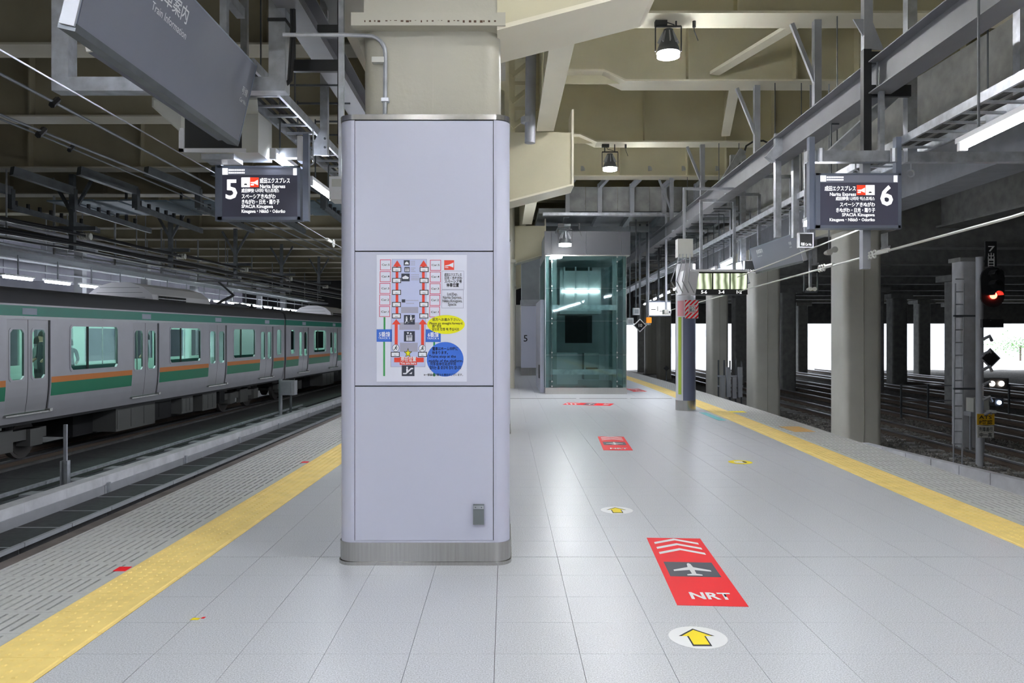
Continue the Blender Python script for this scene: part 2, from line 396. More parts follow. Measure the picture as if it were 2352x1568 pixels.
for y in GR:
    far_ = y > 22
    x1 = 45.0
    g = MB().box(.62, x1, y + .22, y + .25, 5.53, 7.0).build('girder', 'cream_beam', ceil)
    # the flange dips once beside the longitudinal girder
    dip = .16 if y in (12.3, 16.2) else 0
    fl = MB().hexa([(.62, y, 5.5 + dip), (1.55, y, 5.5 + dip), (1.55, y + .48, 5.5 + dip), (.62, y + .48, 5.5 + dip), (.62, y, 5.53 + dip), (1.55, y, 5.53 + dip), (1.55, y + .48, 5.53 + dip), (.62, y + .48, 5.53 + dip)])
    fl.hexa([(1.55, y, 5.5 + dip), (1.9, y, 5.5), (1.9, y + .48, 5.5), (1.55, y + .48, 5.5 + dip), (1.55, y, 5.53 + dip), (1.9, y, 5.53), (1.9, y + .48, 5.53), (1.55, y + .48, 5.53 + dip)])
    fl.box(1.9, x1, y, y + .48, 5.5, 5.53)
    fl.build('flange', 'cream_flange_lit', g)
    st = MB()
    for k in range(7 if 8 < y < 22 else 0): st.box(2.9 + k * 1.35 + (.35 if k % 2 else 0), 2.925 + k * 1.35 + (.35 if k % 2 else 0), y + .05, y + .22, 5.53, 7.0)
    st.split('stiffener', 'cream_beam', g)
# two diagonal braces between the girder flanges
for a, b in (((3.82, 13.0, 5.62), (4.55, 16.1, 5.62)), ((3.9, 10.2, 5.62), (3.3, 12.3, 5.62))):
    MB().bar(a, b, .17, .05).build('brace', 'cream_flange_lit', ceil)
# longitudinal girder along the column row
for k, (ya, yb) in enumerate(((5.7, 11.7), (12.5, 21.6), (22.4, 33.6), (-8, 5.1))):
    g = MB().box(.58, .61, ya, yb, 4.58, 7.0).build('longitudinal_girder', 'cream_beam', ceil)
    MB().box(.465, .725, ya, yb, 4.55, 4.585).build('flange', 'cream_flange_lit', g)
g = MB().box(-1.6, -1.57, -8, 60, 4.9, 7.0).build('longitudinal_girder', 'cream_beam_dim', ceil)
MB().box(-1.8, -1.37, -8, 60, 4.87, 4.9).build('flange', 'cream_flange_dim', g)
# dark walls added to close the station off; unseen back and right block skylight
struct('wall_left', MB().box(-26.4, -26, -13, 75, -1.4, 7.3), 'wall_dark')
struct('wall_back_skyblock', MB().box(-26, 60, -13.4, -13, -1.8, 7.3), 'wall_dark')
struct('wall_right_skyblock', MB().box(60, 60.4, -13, 62, -1.8, 7.3), 'wall_dark')
struct('wall_far', MB().box(-26, 9.3, 60, 60.4, -1.4, 7.3), 'wall_dark')
struct('trim_2', MB().box(9.3, 60, 60, 61.5, 2.35, 7.3), 'concrete_dark')
# ================================================================== CENTRAL PILLAR
def rrect(x0, x1, y0, y1, r, n=6):
    pts = []
    for cx, cy, a in ((x1 - r, y0 + r, -PI/2), (x1 - r, y1 - r, 0), (x0 + r, y1 - r, PI/2), (x0 + r, y0 + r, PI)):
        for i in range(n + 1): pts.append((cx + r * math.cos(a + PI/2 * i / n), cy + r * math.sin(a + PI/2 * i / n)))
    return pts
def arc_piece(cx, cy, r, a0, z0, z1, t=.012, n=8):
    mb = MB(); vv = []
    for z in (z0, z1):
        for rr in (r, r - t):
            for i in range(n + 1): vv.append((cx + rr * math.cos(a0 + PI/2 * i / n), cy + rr * math.sin(a0 + PI/2 * i / n), z))
    m = n + 1; ff = []
    for i in range(n):
        ff += [(i, i + 1, 2*m + i + 1, 2*m + i), (m + i + 1, m + i, 3*m + i, 3*m + i + 1), (2*m + i, 2*m + i + 1, 3*m + i + 1, 3*m + i), (i + 1, i, m + i, m + i + 1)]
    ff += [(0, 2*m, 3*m, m), (m - 1, 2*m - 1, 4*m - 1, 3*m - 1)]
    return mb.add(vv, ff)
def pillar(label, y0, x0, x1, dep=1.1):
    z1 = 2.92; y1 = y0 + dep; r = .105
    t = thing('clad_pillar', label, 'pillar', ((x0 + x1) / 2, (y0 + y1) / 2, 0))
    MB().prism(rrect(x0 + .02, x1 - .02, y0 + .02, y1 - .02, r - .02), .13, z1 - .02, 'z').build('backing_frame', 'rubber', t)
    xa, xb = x0 + r, x1 - r; seams = [.156, 1.164, 2.042, z1 - .025]; g = .004
    for a, b in zip(seams, seams[1:]):
        MB().box(xa + g, xb - g, y0, y0 + .02, a + g, b - g).build('front_panel', 'panel', t)
        MB().box(xa + g, xb - g, y1 - .02, y1, a + g, b - g).build('rear_panel', 'panel', t)
        for s, x in ((-1, x0), (1, x1)):
            MB().box(min(x, x - s * .02), max(x, x - s * .02), y0 + r + g, y1 - r - g, a + g, b - g).build('side_panel', 'panel', t)
    for cx, cy, a0 in ((x0 + r, y0 + r, PI), (x1 - r, y0 + r, -PI/2), (x1 - r, y1 - r, 0), (x0 + r, y1 - r, PI/2)):
        arc_piece(cx, cy, r, a0, .156, z1 - .025).build('corner_panel', 'panel', t, smooth=True)
    for x in (xa - .012, xb + .012):   # slim cover strips beside the front panels
        MB().box(x - .0085, x + .0085, y0 - .0015, y0 + .01, .156, z1 - .03).build('cover_strip', 'panel', t)
    MB().prism(rrect(x0 + .0, x1, y0 + .0, y1, r), .146, .158, 'z').build('sill_strip', 'panel', t, smooth=True)
    MB().prism(rrect(x0 - .006, x1 + .006, y0 - .006, y1 + .006, r), .018, .146, 'z').build('base_plinth', 'stainless', t, smooth=True)
    MB().prism(rrect(x0 - .012, x1 + .012, y0 - .012, y1 + .012, r), 0, .022, 'z').build('base_shoe', 'stainless', t, smooth=True)
    MB().prism(rrect(x0 - .004, x1 + .004, y0 - .004, y1 + .004, r), z1 - .022, z1 + .012, 'z').build('top_cap', 'stainless', t, smooth=True)
    return t
PX0, PX1, PY = -1.088, .028, 5.075
pil = pillar('tall pale lavender panelled pillar with the route poster', PY, PX0, PX1)
pillar('second clad pillar almost hidden behind the poster pillar', 11.70, -1.05, .072)
# outlet cover low on the front
t = thing('outlet_cover', 'small grey hinged outlet cover low on the pillar front', 'outlet', P(1099, 1202, PY - .001))
x0, x1, za, zb = P(1087, 0, PY).x, P(1112, 0, PY).x, P(0, 1202, PY).z, P(0, 1157, PY).z
MB().box(x0, x1, PY - .03, PY - .001, za, zb).build('lid', 'outlet_grey', t)
MB().box(x0 + .002, x1 - .002, PY - .034, PY - .028, zb - .026, zb - .004).build('hinge', 'galvanised', t)
mb = MB()
for x in (x0 + .016, x1 - .016): mb.tube([(x, PY - .0345, zb - .015), (x, PY - .037, zb - .015)], .004, 6)
mb.split('screw', 'dark_steel', t)
# inner steel columns with their bracket girders (haunches)
def column(label, yc, xs, ztop, haunch_end, ye0, ye1):
    t = thing('steel_column', label, 'column', (xs, yc, 2.93 if yc < 13 else 0))
    hw = .455
    MB().prism(rrect(xs - hw, xs + hw, yc - hw, yc + hw, .11), 2.93 if yc < 13 else 0, 5.2, 'z').build('shaft', 'cream', t, smooth=True)
    MB().box(xs - .012, xs + .012, yc - hw - .008, yc - hw + .02, 2.95, 3.50).build('weld_seam', 'cream', t)
    MB().box(xs - .51, xs + .49, yc - hw - .10, yc + hw + .1, 3.50, 3.585).build('head_plate', 'cream', t)
    MB().prism([(xs - hw, 3.34), (xs - hw, 3.50), (xs - .50, 3.50), (xs - .50, 3.46)], yc - .3, yc - .27, 'y').build('gusset', 'cream', t)
    xa = xs + hw - .02
    hb = MB().prism([(xa, 3.5), (haunch_end, 3.77), (haunch_end, 4.56), (xa, 4.56)], ye0 + .05, ye1 - .08, 'y').build('bracket_girder', 'cream_beam', t)
    MB().hexa([(xa, ye0, 3.475), (haunch_end, ye0, 3.745), (haunch_end, ye1, 3.745), (xa, ye1, 3.475), (xa, ye0, 3.505), (haunch_end, ye0, 3.775), (haunch_end, ye1, 3.775), (xa, ye1, 3.505)]).build('bottom_flange', 'cream_flange_lit', hb)
    MB().box(haunch_end - .02, haunch_end + .012, ye0 + .02, ye1 - .05, 3.74, 4.9).build('end_plate', 'cream_flange_lit', hb)
    return t
c0 = column('cream painted steel column rising out of the poster pillar', 5.60, -.49, 5.2, .985, 5.06, 5.69)
# upper shaft with a rusty lap joint
MB().box(-.93, -.05, 5.12, 6.0, 3.585, 5.4).build('upper_shaft', 'cream', c0)
mb = MB()
for k in range(26):
    x = -.92 + k * .034 + random.uniform(-.01, .01); mb.box(x, x + random.uniform(.006, .02), 5.0435, 5.0455, 3.525 + random.uniform(-.008, .008), 3.533)
mb.build('rust_mark', 'rust', c0)['kind'] = 'stuff'
column('cream bracket girder reaching right behind the poster pillar top', 12.22, -.47, 5.2, 1.02, 11.75, 12.4)
column('third cream bracket girder left of the lift header', 22.2, -.2, 5.2, 1.13, 21.9, 22.6)
column('farthest cream bracket girder above the pillar numbered 5', 34.2, .0, 5.2, 1.24, 33.9, 34.6)
# conduit bending down onto the pillar
mb = MB(); c = P(884, 250, 5.15); y = 5.12
pts = [P(650, 80, 5.12), P(700, 80, 5.12), P(790, 80, 5.12), P(840, 82, 5.12)] + [P(845 + 40 * math.sin(a), 122 - 40 * math.cos(a), 5.12) for a in [PI/12 * i for i in range(1, 7)]] + [P(885, 190, 5.12), P(884, 262, 5.12)]
cd = thing('conduit', 'thin galvanised conduit curving down the cream column', 'conduit', P(884, 262, 5.12))
MB().tube(pts, .0135, 8).build('pipe', 'galvanised', cd, smooth=True)
q = P(872, 138, 5.12); MB().box(q.x - .05, q.x + .03, 5.105, 5.15, q.z - .018, q.z + .018).build('clamp', 'ivory', cd)
q = P(885, 230, 5.12); MB().box(q.x - .024, q.x + .024, 5.10, 5.15, q.z - .012, q.z + .012).build('clamp', 'galvanised', cd)
# ------------------------------------------------------------------ the poster
post = thing('route_poster', 'white stop position poster with red arrows on the pillar', 'poster', P(969, 876, PY - .004))
YP = PY - .002
def q2(cx, cy, lay=0):
    p = P(850 + cx / 4.9, 570 + cy / 4.9, PY); return Vector((p.x, YP - .0012 - .0004 * lay, p.z))
class Flat(MB):
    def rect(s, x0, y0, x1, y1, lay=1): a, b = q2(x0, y1, lay), q2(x1, y0, lay); return s.quad((a.x, a.y, a.z), (b.x, a.y, a.z), (b.x, a.y, b.z), (a.x, a.y, b.z))
    def frame(s, x0, y0, x1, y1, w, lay=1):
        return s.rect(x0, y0, x1, y0 + w, lay).rect(x0, y1 - w, x1, y1, lay).rect(x0, y0 + w, x0 + w, y1 - w, lay).rect(x1 - w, y0 + w, x1, y1 - w, lay)
    def poly(s, pts, lay=1): return s.add([q2(a, b, lay) for a, b in pts], [tuple(range(len(pts)))])
    def disc(s, cx, cy, rx, ry=None, lay=1, n=40): return s.poly([(cx + rx * math.cos(2*PI*i/n), cy - (ry or rx) * math.sin(2*PI*i/n)) for i in range(n)], lay)
a, b = q2(75, 1500), q2(1090, 75)
MB().box(a.x, b.x, YP - .001, YP + .0015, a.z, b.z).build('sheet', 'paper', post)
f = Flat().poly([(232, 1335), (622, 1335), (640, 122), (247, 122)], 1); f.build('platform_shape', 'print_pale', post, fix=False)
f = Flat(); f.poly([(232, 1335), (236, 1335), (251, 122), (247, 122)], 2).poly([(618, 1335), (622, 1335), (640, 122), (636, 122)], 2).rect(232, 1331, 622, 1335, 2).rect(247, 122, 640, 126, 2)
f.frame(807, 255, 1057, 466, 4, 2).frame(804, 468, 1053, 674, 4, 2).split('thin_outline', 'print_grey', post, fix=False)
f = Flat().rect(350, 660, 543, 730, 2).rect(330, 835, 558, 918, 2).rect(337, 1062, 537, 1165, 2); f.split('grey_block', 'print_grey', post, fix=False)
f = Flat()
for i, y in enumerate((128, 260, 392, 522, 652)):
    f.frame(113 - i * 2, y, 236 - i * 3, y + 120, 6, 2); f.frame(676 - i * 2, y + 3, 799 - i * 3, y + 124, 6, 2)
f.split('car_box', 'print_crimson', post, fix=False)
f = Flat()
for x in (306, 603):
    o = -3 if x == 306 else -3
    f.poly([(x, 136), (x + 46, 206), (x - 46, 206)], 2).rect(x - 17, 206, x + 13, 762, 2)
    xl = x - 10
    f.poly([(xl, 797), (xl + 50, 857), (xl - 50, 857)], 2).rect(xl - 18, 857, xl + 16, 1092, 2)
f.rect(272, 1230, 605, 1282, 2).rect(335, 1222, 528, 1312, 3).rect(835, 135, 946, 244, 2).split('red_arrow', 'print_red', post, fix=False)
fb, fw = Flat(), Flat()
for i, (y, s) in enumerate(((212, '140m'), (335, '120m'), (468, '100m'), (605, '80m'), (733, '60m'), (1166, '0m'))):
    for x in ((252 - (i == 5) * 12 - i), (560 - (i == 5) * 14 - i)):
        fb.rect(x, y, x + 100, y + 56, 4); fw.rect(x + 8, y + 8, x + 92, y + 48, 5)
        text('lettering', s, .0105, 'print_black', post, q2(x + 50, y + 41, 6), align='CENTER')
star = [(428 + (44 if k % 2 == 0 else 18) * math.sin(PI * k / 5), 1180 - (54 if k % 2 == 0 else 20) * math.cos(PI * k / 5)) for k in range(10)]
fb.add([q2(428, 1180, 5)] + [q2(428 + (a - 428) * 1.15, 1180 + (b - 1180) * 1.15, 5) for a, b in star], [(0, i + 1, (i + 1) % 10 + 1) for i in range(10)])
fy = Flat(); fy.add([q2(428, 1180, 6)] + [q2(428 + (a - 428) * .8, 1180 + (b - 1180) * .8, 6) for a, b in star], [(0, i + 1, (i + 1) % 10 + 1) for i in range(10)])
fy.disc(855, 858, 211, 106, 4).split('yellow_bubble', 'print_yellow', post, fix=False)
f = Flat().rect(75, 912, 248, 1052, 2).rect(624, 912, 796, 1055, 2).disc(845, 1248, 207, 194, 4).split('blue_bubble', 'print_blue', post, fix=False)
Flat().rect(153, 775, 174, 912, 2).rect(149, 1052, 170, 1437, 2).rect(712, 1055, 733, 1440, 2).split('green_line', 'print_green', post, fix=False)
# pictograms
fd = Flat().rect(380, 135, 447, 195, 3).rect(388, 211, 447, 270, 3).rect(353, 285, 447, 372, 3).rect(382, 750, 505, 858, 3).rect(382, 932, 505, 1050, 3).rect(358, 1316, 500, 1437, 3).rect(357, 575, 397, 610, 3)
fd.split('pictogram_square', 'print_dark', post, fix=False)
fw.disc(290, 1122, 36, 38, 4).disc(588, 1127, 36, 38, 4)
fb.disc(290, 1122, 40, 42, 3).disc(588, 1127, 40, 42, 3)
for cx, cy in ((290, 1122), (588, 1127)):   # running figure
    fb.disc(cx + 8, cy - 22, 7, 7, 5, 12).poly([(cx - 8, cy - 12), (cx + 6, cy - 14), (cx + 4, cy + 6), (cx - 6, cy + 4)], 5).poly([(cx - 6, cy + 4), (cx + 4, cy + 4), (cx + 18, cy + 14), (cx + 12, cy + 20)], 5).poly([(cx - 6, cy + 4), (cx, cy + 6), (cx - 20, cy + 24), (cx - 24, cy + 18)], 5).poly([(cx + 4, cy - 12), (cx + 22, cy - 2), (cx + 20, cy + 3), (cx + 2, cy - 6)], 5)
# stairs, lift, escalator and small symbols in white
fw.poly([(392, 848), (410, 848), (500, 795), (500, 780)], 4)
for k in range(5): fw.rect(402 + k * 19, 838 - k * 11, 421 + k * 19, 848 - k * 11, 4)
for cx, cy in ((412, 775), (460, 762)): fw.disc(cx, cy, 9, 9, 4, 12).poly([(cx - 10, cy + 12), (cx + 12, cy + 12), (cx + 8, cy + 42), (cx + 20, cy + 66), (cx + 10, cy + 66), (cx - 2, cy + 46), (cx - 14, cy + 66), (cx - 22, cy + 66), (cx - 8, cy + 40)], 4)
fw.frame(408, 978, 476, 1040, 6, 4)
for k in range(3): fw.disc(424 + k * 18, 996, 6, 6, 4, 10).rect(418 + k * 18, 1004, 430 + k * 18, 1034, 4)
fw.poly([(414, 945), (440, 945), (427, 968)], 4).poly([(446, 968), (472, 968), (459, 945)], 4)
fw.poly([(372, 1402), (400, 1402), (462, 1344), (486, 1344), (486, 1360), (468, 1360), (408, 1416), (372, 1416)], 4).disc(418, 1340, 10, 10, 4, 12).poly([(408, 1352), (428, 1352), (428, 1378), (408, 1392)], 4).poly([(440, 1412), (474, 1390), (470, 1416)], 4)
fw.poly([(362, 328), (400, 306), (438, 328), (430, 346), (370, 346)], 4)
for k in range(3): fw.disc(403 + k * 16, 226, 5, 5, 4, 8).rect(398 + k * 16, 234, 408 + k * 16, 262, 4)
fw.poly([(390, 182), (398, 160), (414, 150), (430, 160), (438, 182)], 4)
# airport express mark: white swept aircraft shape on red
fw.poly([(842, 196), (890, 184), (940, 160), (938, 218), (895, 200), (842, 204)], 3)
text('lettering', "N'EX", .0105, 'print_white', post, q2(842, 223, 4), bold=.03)
fb.split('black_mark', 'print_black', post, fix=False); fw.split('white_mark', 'print_white', post, fix=False)
def pt(s, x, y, h, m='print_black', al='LEFT', w=None, lay=6, bold=.01):
    return text('lettering', s, h * .000578 * 1.38, m, post, q2(x, y, lay), align=al, width=None if w is None else w * .000578, bold=bold)
for i, y in enumerate((196, 328, 462, 590, 724)):
    pt('Car.%d' % (5 - i), 132 - i * 2, y, 22, w=88); pt('Car.%d' % (5 - i), 692 - i * 2, y + 3, 22, w=88)
for s, y in (('成田エクスプレス', 312), ('日光・きぬがわ', 350), ('スペーシア号', 388), ('停車位置', 432)): pt(s, 836 + (24 if y == 432 else 0), y, 28 if y < 432 else 34, w=195 if y < 432 else 140, bold=.02)
for s, y, x, w in (('Ltd.Exp.', 530, 868, 115), ('Narita Express,', 568, 818, 214), ('Nikko,Kinugawa,', 607, 814, 222), ('Spacia', 645, 876, 94)): pt(s, x, y, 32, w=w)
for s, y, x, w in (('前方へお進み下さい。', 815, 702, 310), ('Please go straight forward.', 856, 668, 376), ('请往前走', 890, 696, 108), ('앞으로 진행 해 주십시오', 924, 696, 306)): pt(s, x, y, 26, w=w, bold=.015)
for s, y, x, w in (('電車はホーム中程に', 1146, 700, 288), ('停まります。', 1190, 698, 178), ('Trains stop at the', 1230, 662, 305), ('middle of the platform.', 1280, 660, 385), ('列车会停在站台中间', 1315, 678, 288), ('열차는 홈 중앙에 정차 합니다', 1358, 668, 360)): pt(s, x, y, 31, w=w, bold=.015)
pt('※一部編成が異なる場合がございます。', 605, 1434, 22, w=440)
pt('5番線', 100, 990, 44, 'print_white', w=126, bold=.02); pt('TRACK 5', 93, 1020, 20, 'print_white', w=134); pt('6番線', 650, 994, 44, 'print_white', w=122, bold=.02); pt('TRACK 6', 642, 1023, 20, 'print_white', w=134)
pt('現在位置', 345, 1268, 44, 'print_white', w=175, bold=.02); pt('You are here', 342, 1303, 28, 'print_white', w=178, bold=.02)
f = Flat()   # rows of print too small to read
for y, x, w in ((148, 458, 52), (168, 458, 42), (188, 458, 42), (224, 462, 46), (243, 462, 34), (262, 462, 42), (300, 462, 88), (322, 462, 84), (340, 462, 88), (356, 462, 86), (588, 405, 138), (621, 408, 90)):
    k = 0
    while k < w: f.rect(x + k, y - 6, x + k + 9, y + 4, 3); k += 13
f.build('fine_print', 'print_grey', post, fix=False)['kind'] = 'stuff'
# ================================================================== TRAIN (own frame: y along the train, x = 0 on the side that faces the platform, z = world)
TR = math.atan(.0615)
def xs_of(z): return 0.0 if z >= .55 else -.10 * ((.55 - z) / .81) ** 1.7
def zcuts(z0, z1):
    c = [z0] + [z for z in (-.1, .08, .26, .42, .55) if z0 < z < z1] + [z1]; return c
def wall(mb, y0, y1, z0, z1, t=.05, off=0.0):
    zs = zcuts(z0, z1)
    poly = [(xs_of(z) + off, z) for z in zs] + [(xs_of(z) + off - t, z) for z in reversed(zs)]
    return mb.prism(poly, y0, y1, 'y')
def ring(mb, y0, y1, z0, z1, w, x0, x1):
    """rectangular window surround with cut corners"""
    r = .07
    def oc(a, b, c, d, q): return [(a + q, c), (b - q, c), (b, c + q), (b, d - q), (b - q, d), (a + q, d), (a, d - q), (a, c + q)]
    o, i = oc(y0 - w, y1 + w, z0 - w, z1 + w, w * 1.6), oc(y0, y1, z0, z1, r)
    vv = [(x, p[0], p[1]) for x in (x1, x0) for ring_ in (o, i) for p in ring_]; ff = []
    for k in range(8):
        n = (k + 1) % 8
        ff += [(k, n, 8 + n, 8 + k), (16 + k, 24 + k, 24 + n, 16 + n), (k, 16 + k, 16 + n, n), (8 + k, 8 + n, 24 + n, 24 + k)]
    return mb.add(vv, ff)
def plate(mb, y0, y1, z0, z1, hy0, hy1, hz0, hz1, off, t=.04):
    """side plate with one rectangular opening"""
    wall(mb, y0, y1, z0, hz0, t, off); wall(mb, y0, y1, hz1, z1, t, off); wall(mb, y0, hy0, hz0, hz1, t, off); wall(mb, hy1, y1, hz0, hz1, t, off)
DOORS = [15.77, 20.3, 24.65, 28.85]; E0, E1 = 13.55, 30.7
ZB, ZT, WZ0, WZ1 = -.26, 1.84, .72, 1.68
def make_car():
    t = thing('commuter_train_car', 'front silver train car with orange and green stripes, large windows', 'train', (0, 0, ZR), 0, 'cars of the silver commuter train')
    L = dict(local=True)
    def B(mb, name, m, par=t, **k):
        for i, p in enumerate(mb.v): mb.v[i] = (p[0], p[1], p[2] - ZR)
        return mb.build(name, m, par, local=True, **k)
    hw = .66
    bays = []; e = E0
    for d in DOORS: bays.append((e, d - hw)); e = d + hw
    bays.append((e, E1))
    body = MB(); win = []
    for a, b in bays:
        c = (a + b) / 2; w = min(.92, (b - a) / 2 - .35)
        if b - a < 2: w = .24
        plate(body, a, b, ZB, ZT, c - w, c + w, WZ0, WZ1, 0); win.append((c - w, c + w))
    for d in DOORS: wall(body, d - hw, d + hw, 1.80, ZT); wall(body, d - hw, d + hw, ZB, -.085)
    B(body, 'side_wall', 'train_steel')
    sb = MB()
    wall(sb, E0, E1, 1.845, 1.87, .06, .004)
    wall(sb, E0, E1, 2.075, 2.11, .06, .006)
    B(sb, 'gutter_trim', 'train_steel')
    gb = MB(); wall(gb, E0, E1, 1.868, 2.077, .05, .002); B(gb, 'green_band', 'train_band')
    og, gg = MB(), MB()
    for a, b in bays: wall(og, a + .03, b - .03, .485, .61, .01, .003); wall(gg, a + .03, b - .03, .21, .485, .01, .003)
    B(og, 'orange_stripe', 'train_orange'); B(gg, 'green_stripe', 'train_green')
    # number boxes above the doors
    for d in DOORS: B(wall(MB(), d - .22, d + .22, 1.90, 2.03, .01, .006), 'route_panel', 'outside_blue')
    for k, (a, b) in enumerate(win):
        fr = MB(); ring(fr, a, b, WZ0, WZ1, .035, -.045, .012); wo = B(fr, 'window_frame', 'train_steel')
        pn = MB().box(-.03, -.022, a, b, WZ0, WZ1); B(pn, 'pane', 'train_glass', wo)
        if b - a > 1: m_ = MB().box(-.035, -.008, a + (b - a) * .34, a + (b - a) * .34 + .05, WZ0, WZ1); B(m_, 'mullion', 'rubber', wo)
    for d in DOORS:
        for s in (-1, 1):
            a, b = (d - hw + .02, d - .008) if s < 0 else (d + .008, d + hw - .02)
            lf = MB(); c = (a + b) / 2; plate(lf, a, b, -.07, 1.80, c - .2, c + .2, .60, 1.60, -.035); lo = B(lf, 'door_leaf', 'train_door')
            fr = MB(); ring(fr, c - .2, c + .2, .60, 1.60, .03, -.07, -.026); B(fr, 'window_frame', 'train_steel', lo)
            pn = MB().box(-.06, -.052, c - .2, c + .2, .60, 1.60); B(pn, 'pane', 'train_glass', lo)
        gp = MB(); wall(gp, d - .008, d + .008, -.07, 1.80, .03, -.036); wall(gp, d - hw, d - hw + .02, -.07, 1.80, .03, -.03); wall(gp, d + hw - .02, d + hw, -.07, 1.80, .03, -.03)
        B(gp, 'door_seal', 'rubber')
        st = MB().box(-.12, .0, d - hw - .02, d + hw + .02, -.115, -.085).box(-.10, .012, d + hw - .04, d + hw + .05, -.11, -.05); B(st, 'door_step', 'stainless')
    rf = MB(); n = 12; hwid = 2.92
    prof = [(.005, 2.10)] + [(-hwid/2 + hwid/2 * math.copysign(abs(math.cos(PI * i / n)) ** .6, math.cos(PI * i / n)), 2.12 + .38 * math.sin(PI * i / n) ** .55) for i in range(n + 1)] + [(-hwid - .005, 2.10)]
    rf.prism(prof, E0, E1, 'y'); B(rf, 'roof', 'train_roof', smooth=True)
    un = MB(); pr = [(-2.45, 2.35), (-2.38, 2.62), (-2.1, 2.84), (-1.7, 2.95), (-1.22, 2.95), (-.82, 2.84), (-.55, 2.62), (-.48, 2.35)]
    un.prism(pr, 21.6, 25.2, 'y'); u = B(un, 'air_conditioner', 'roof_unit')
    vn = MB()
    for k in range(16): vn.box(-.505, -.47, 21.9 + k * .10, 21.96 + k * .10, 2.44, 2.50).box(-.505, -.47, 21.9 + k * .10, 21.96 + k * .10, 2.53, 2.585)
    B(vn, 'vent_slot', 'rubber', u)
    rb = MB()
    for z, h in ((2.52, .35), (2.66, .6), (2.8, .9)): rb.box(-2.3 + h * .3, -.63 - h * .3, 21.585, 21.605, z, z + .012)
    B(rb, 'end_rib', 'grey_steel', u)
    fw_ = MB().box(-2.92, -.14, E0 + .05, E1 - .05, -.32, -.24); B(fw_, 'underfloor', 'under_dark')
    ends = MB().box(-2.9, -.03, E0, E0 + .05, -.26, 2.12).box(-2.9, -.03, E1 - .05, E1, -.26, 2.12); B(ends, 'end_wall', 'train_steel')
    iw = MB().box(-2.92, -2.87, E0, E1, -.26, .72).box(-2.92, -2.87, E0, E1, 1.68, 2.12)
    for y in [E0 + 1.55 + k * 2.2 for k in range(8)]: iw.box(-2.92, -2.87, y, y + .55, .72, 1.68)
    iw.box(-2.87, -.07, E0 + .06, E1 - .06, 2.02, 2.07).box(-2.87, -.16, E0 + .06, E1 - .06, -.1, -.06); B(iw, 'interior_shell', 'interior')
    ll = MB().box(-2.2, -2.08, E0 + .4, E1 - .4, 1.99, 2.015).box(-.85, -.73, E0 + .4, E1 - .4, 1.99, 2.015); B(ll, 'ceiling_lamp', 'car_light')
    se = MB()
    for a, b in bays[1:4]: se.box(-.6, -.08, a + .2, b - .2, -.06, .38).box(-.2, -.08, a + .2, b - .2, .38, .8).box(-2.86, -2.3, a + .2, b - .2, -.06, .38)
    B(se, 'seat', 'seat_fabric')
    hr = MB()
    for a, b in bays[1:4]:
        for y in (a + .15, b - .15): hr.tube([(-.7, y, -.06), (-.7, y, 2.0)], .016, 6)
    B(hr, 'grab_pole', 'stainless')
    # underframe boxes and bogies
    for (a, b, z0, x0, m_) in ((20.0, 22.3, -.85, -.35, 'under_dark'), (19.4, 21.3, -.92, -.30, 'under_grey'), (22.8, 23.5, -.82, -.28, 'under_grey'), (24.1, 25.1, -.86, -.26, 'under_grey'), (25.4, 25.8, -.75, -.3, 'under_dark')):
        bx = MB().box(x0 - .6, x0, a, b, z0, -.32); bo = B(bx, 'equipment_box', m_)
        ri = MB()
        for k in range(3): y = a + (b - a) * (k + .5) / 3; ri.box(x0, x0 + .012, y - (b - a) * .14, y + (b - a) * .14, z0 + .06, -.40)
        B(ri, 'cover', m_, bo)
    bk = MB().box(-2.4, -.9, 18.6, 26.3, -.95, -.32); B(bk, 'equipment_mass', 'under_dark')
    for yc in (15.6, 27.9):
        fr = MB().box(-.75, -.55, yc - 1.5, yc + 1.5, -.72, -.50).box(-2.4, -.75, yc - .35, yc + .35, -.7, -.4).box(-.62, -.48, yc - .35, yc + .35, -.9, -.45)
        for s in (-1, 1): fr.box(-.78, -.46, yc + s * 1.05 - .2, yc + s * 1.05 + .2, -.86, -.5)
        bg_ = B(fr, 'bogie', 'under_grey')
        for s in (-1, 1):
            sp = MB().tube([(-.6, yc + s * .35, -.50), (-.6, yc + s * .35, -.28)], .1, 10); B(sp, 'spring', 'under_dark', bg_)
            wh = MB().tube([(-.80, yc + s * 1.05, -.72), (-.93, yc + s * 1.05, -.72)], .43, 20).tube([(-.79, yc + s * 1.05, -.72), (-.80, yc + s * 1.05, -.72)], .36, 20)
            wh.tube([(-2.12, yc + s * 1.05, -.72), (-.85, yc + s * 1.05, -.72)], .08, 10).tube([(-2.0, yc + s * 1.05, -.72), (-2.12, yc + s * 1.05, -.72)], .43, 16); B(wh, 'wheel', 'wheel', bg_, smooth=True)
    return t
car = make_car()
def put_car(o, s):
    # side plane X = -9.61 + .0615 (Y - 15.77): the train's own origin sits at Y = 0 on that line, shifted by s along the train
    o.location = (-9.61 - .0615 * 15.77 + s * math.sin(TR), s * math.cos(TR), ZR); o.rotation_euler = (0, 0, -TR)
put_car(car, 0)
c2 = copy_tree(car); put_car(c2, 17.36); c2['label'] = 'second car of the silver train, seen beside the pillar edge'
# gangway between the cars
g = thing('gangway_bellows', 'dark rubber gangway bellows between the two train cars', 'gangway', (0, 0, ZR)); 
MB().box(-2.2, -.25, 30.7, 30.86, .9, 3.2).build('bellows', 'rubber', g, local=True); MB().box(-1.6, -1.2, 30.6, 30.95, .45, .75).build('coupler', 'under_grey', g, local=True); put_car(g, 0)
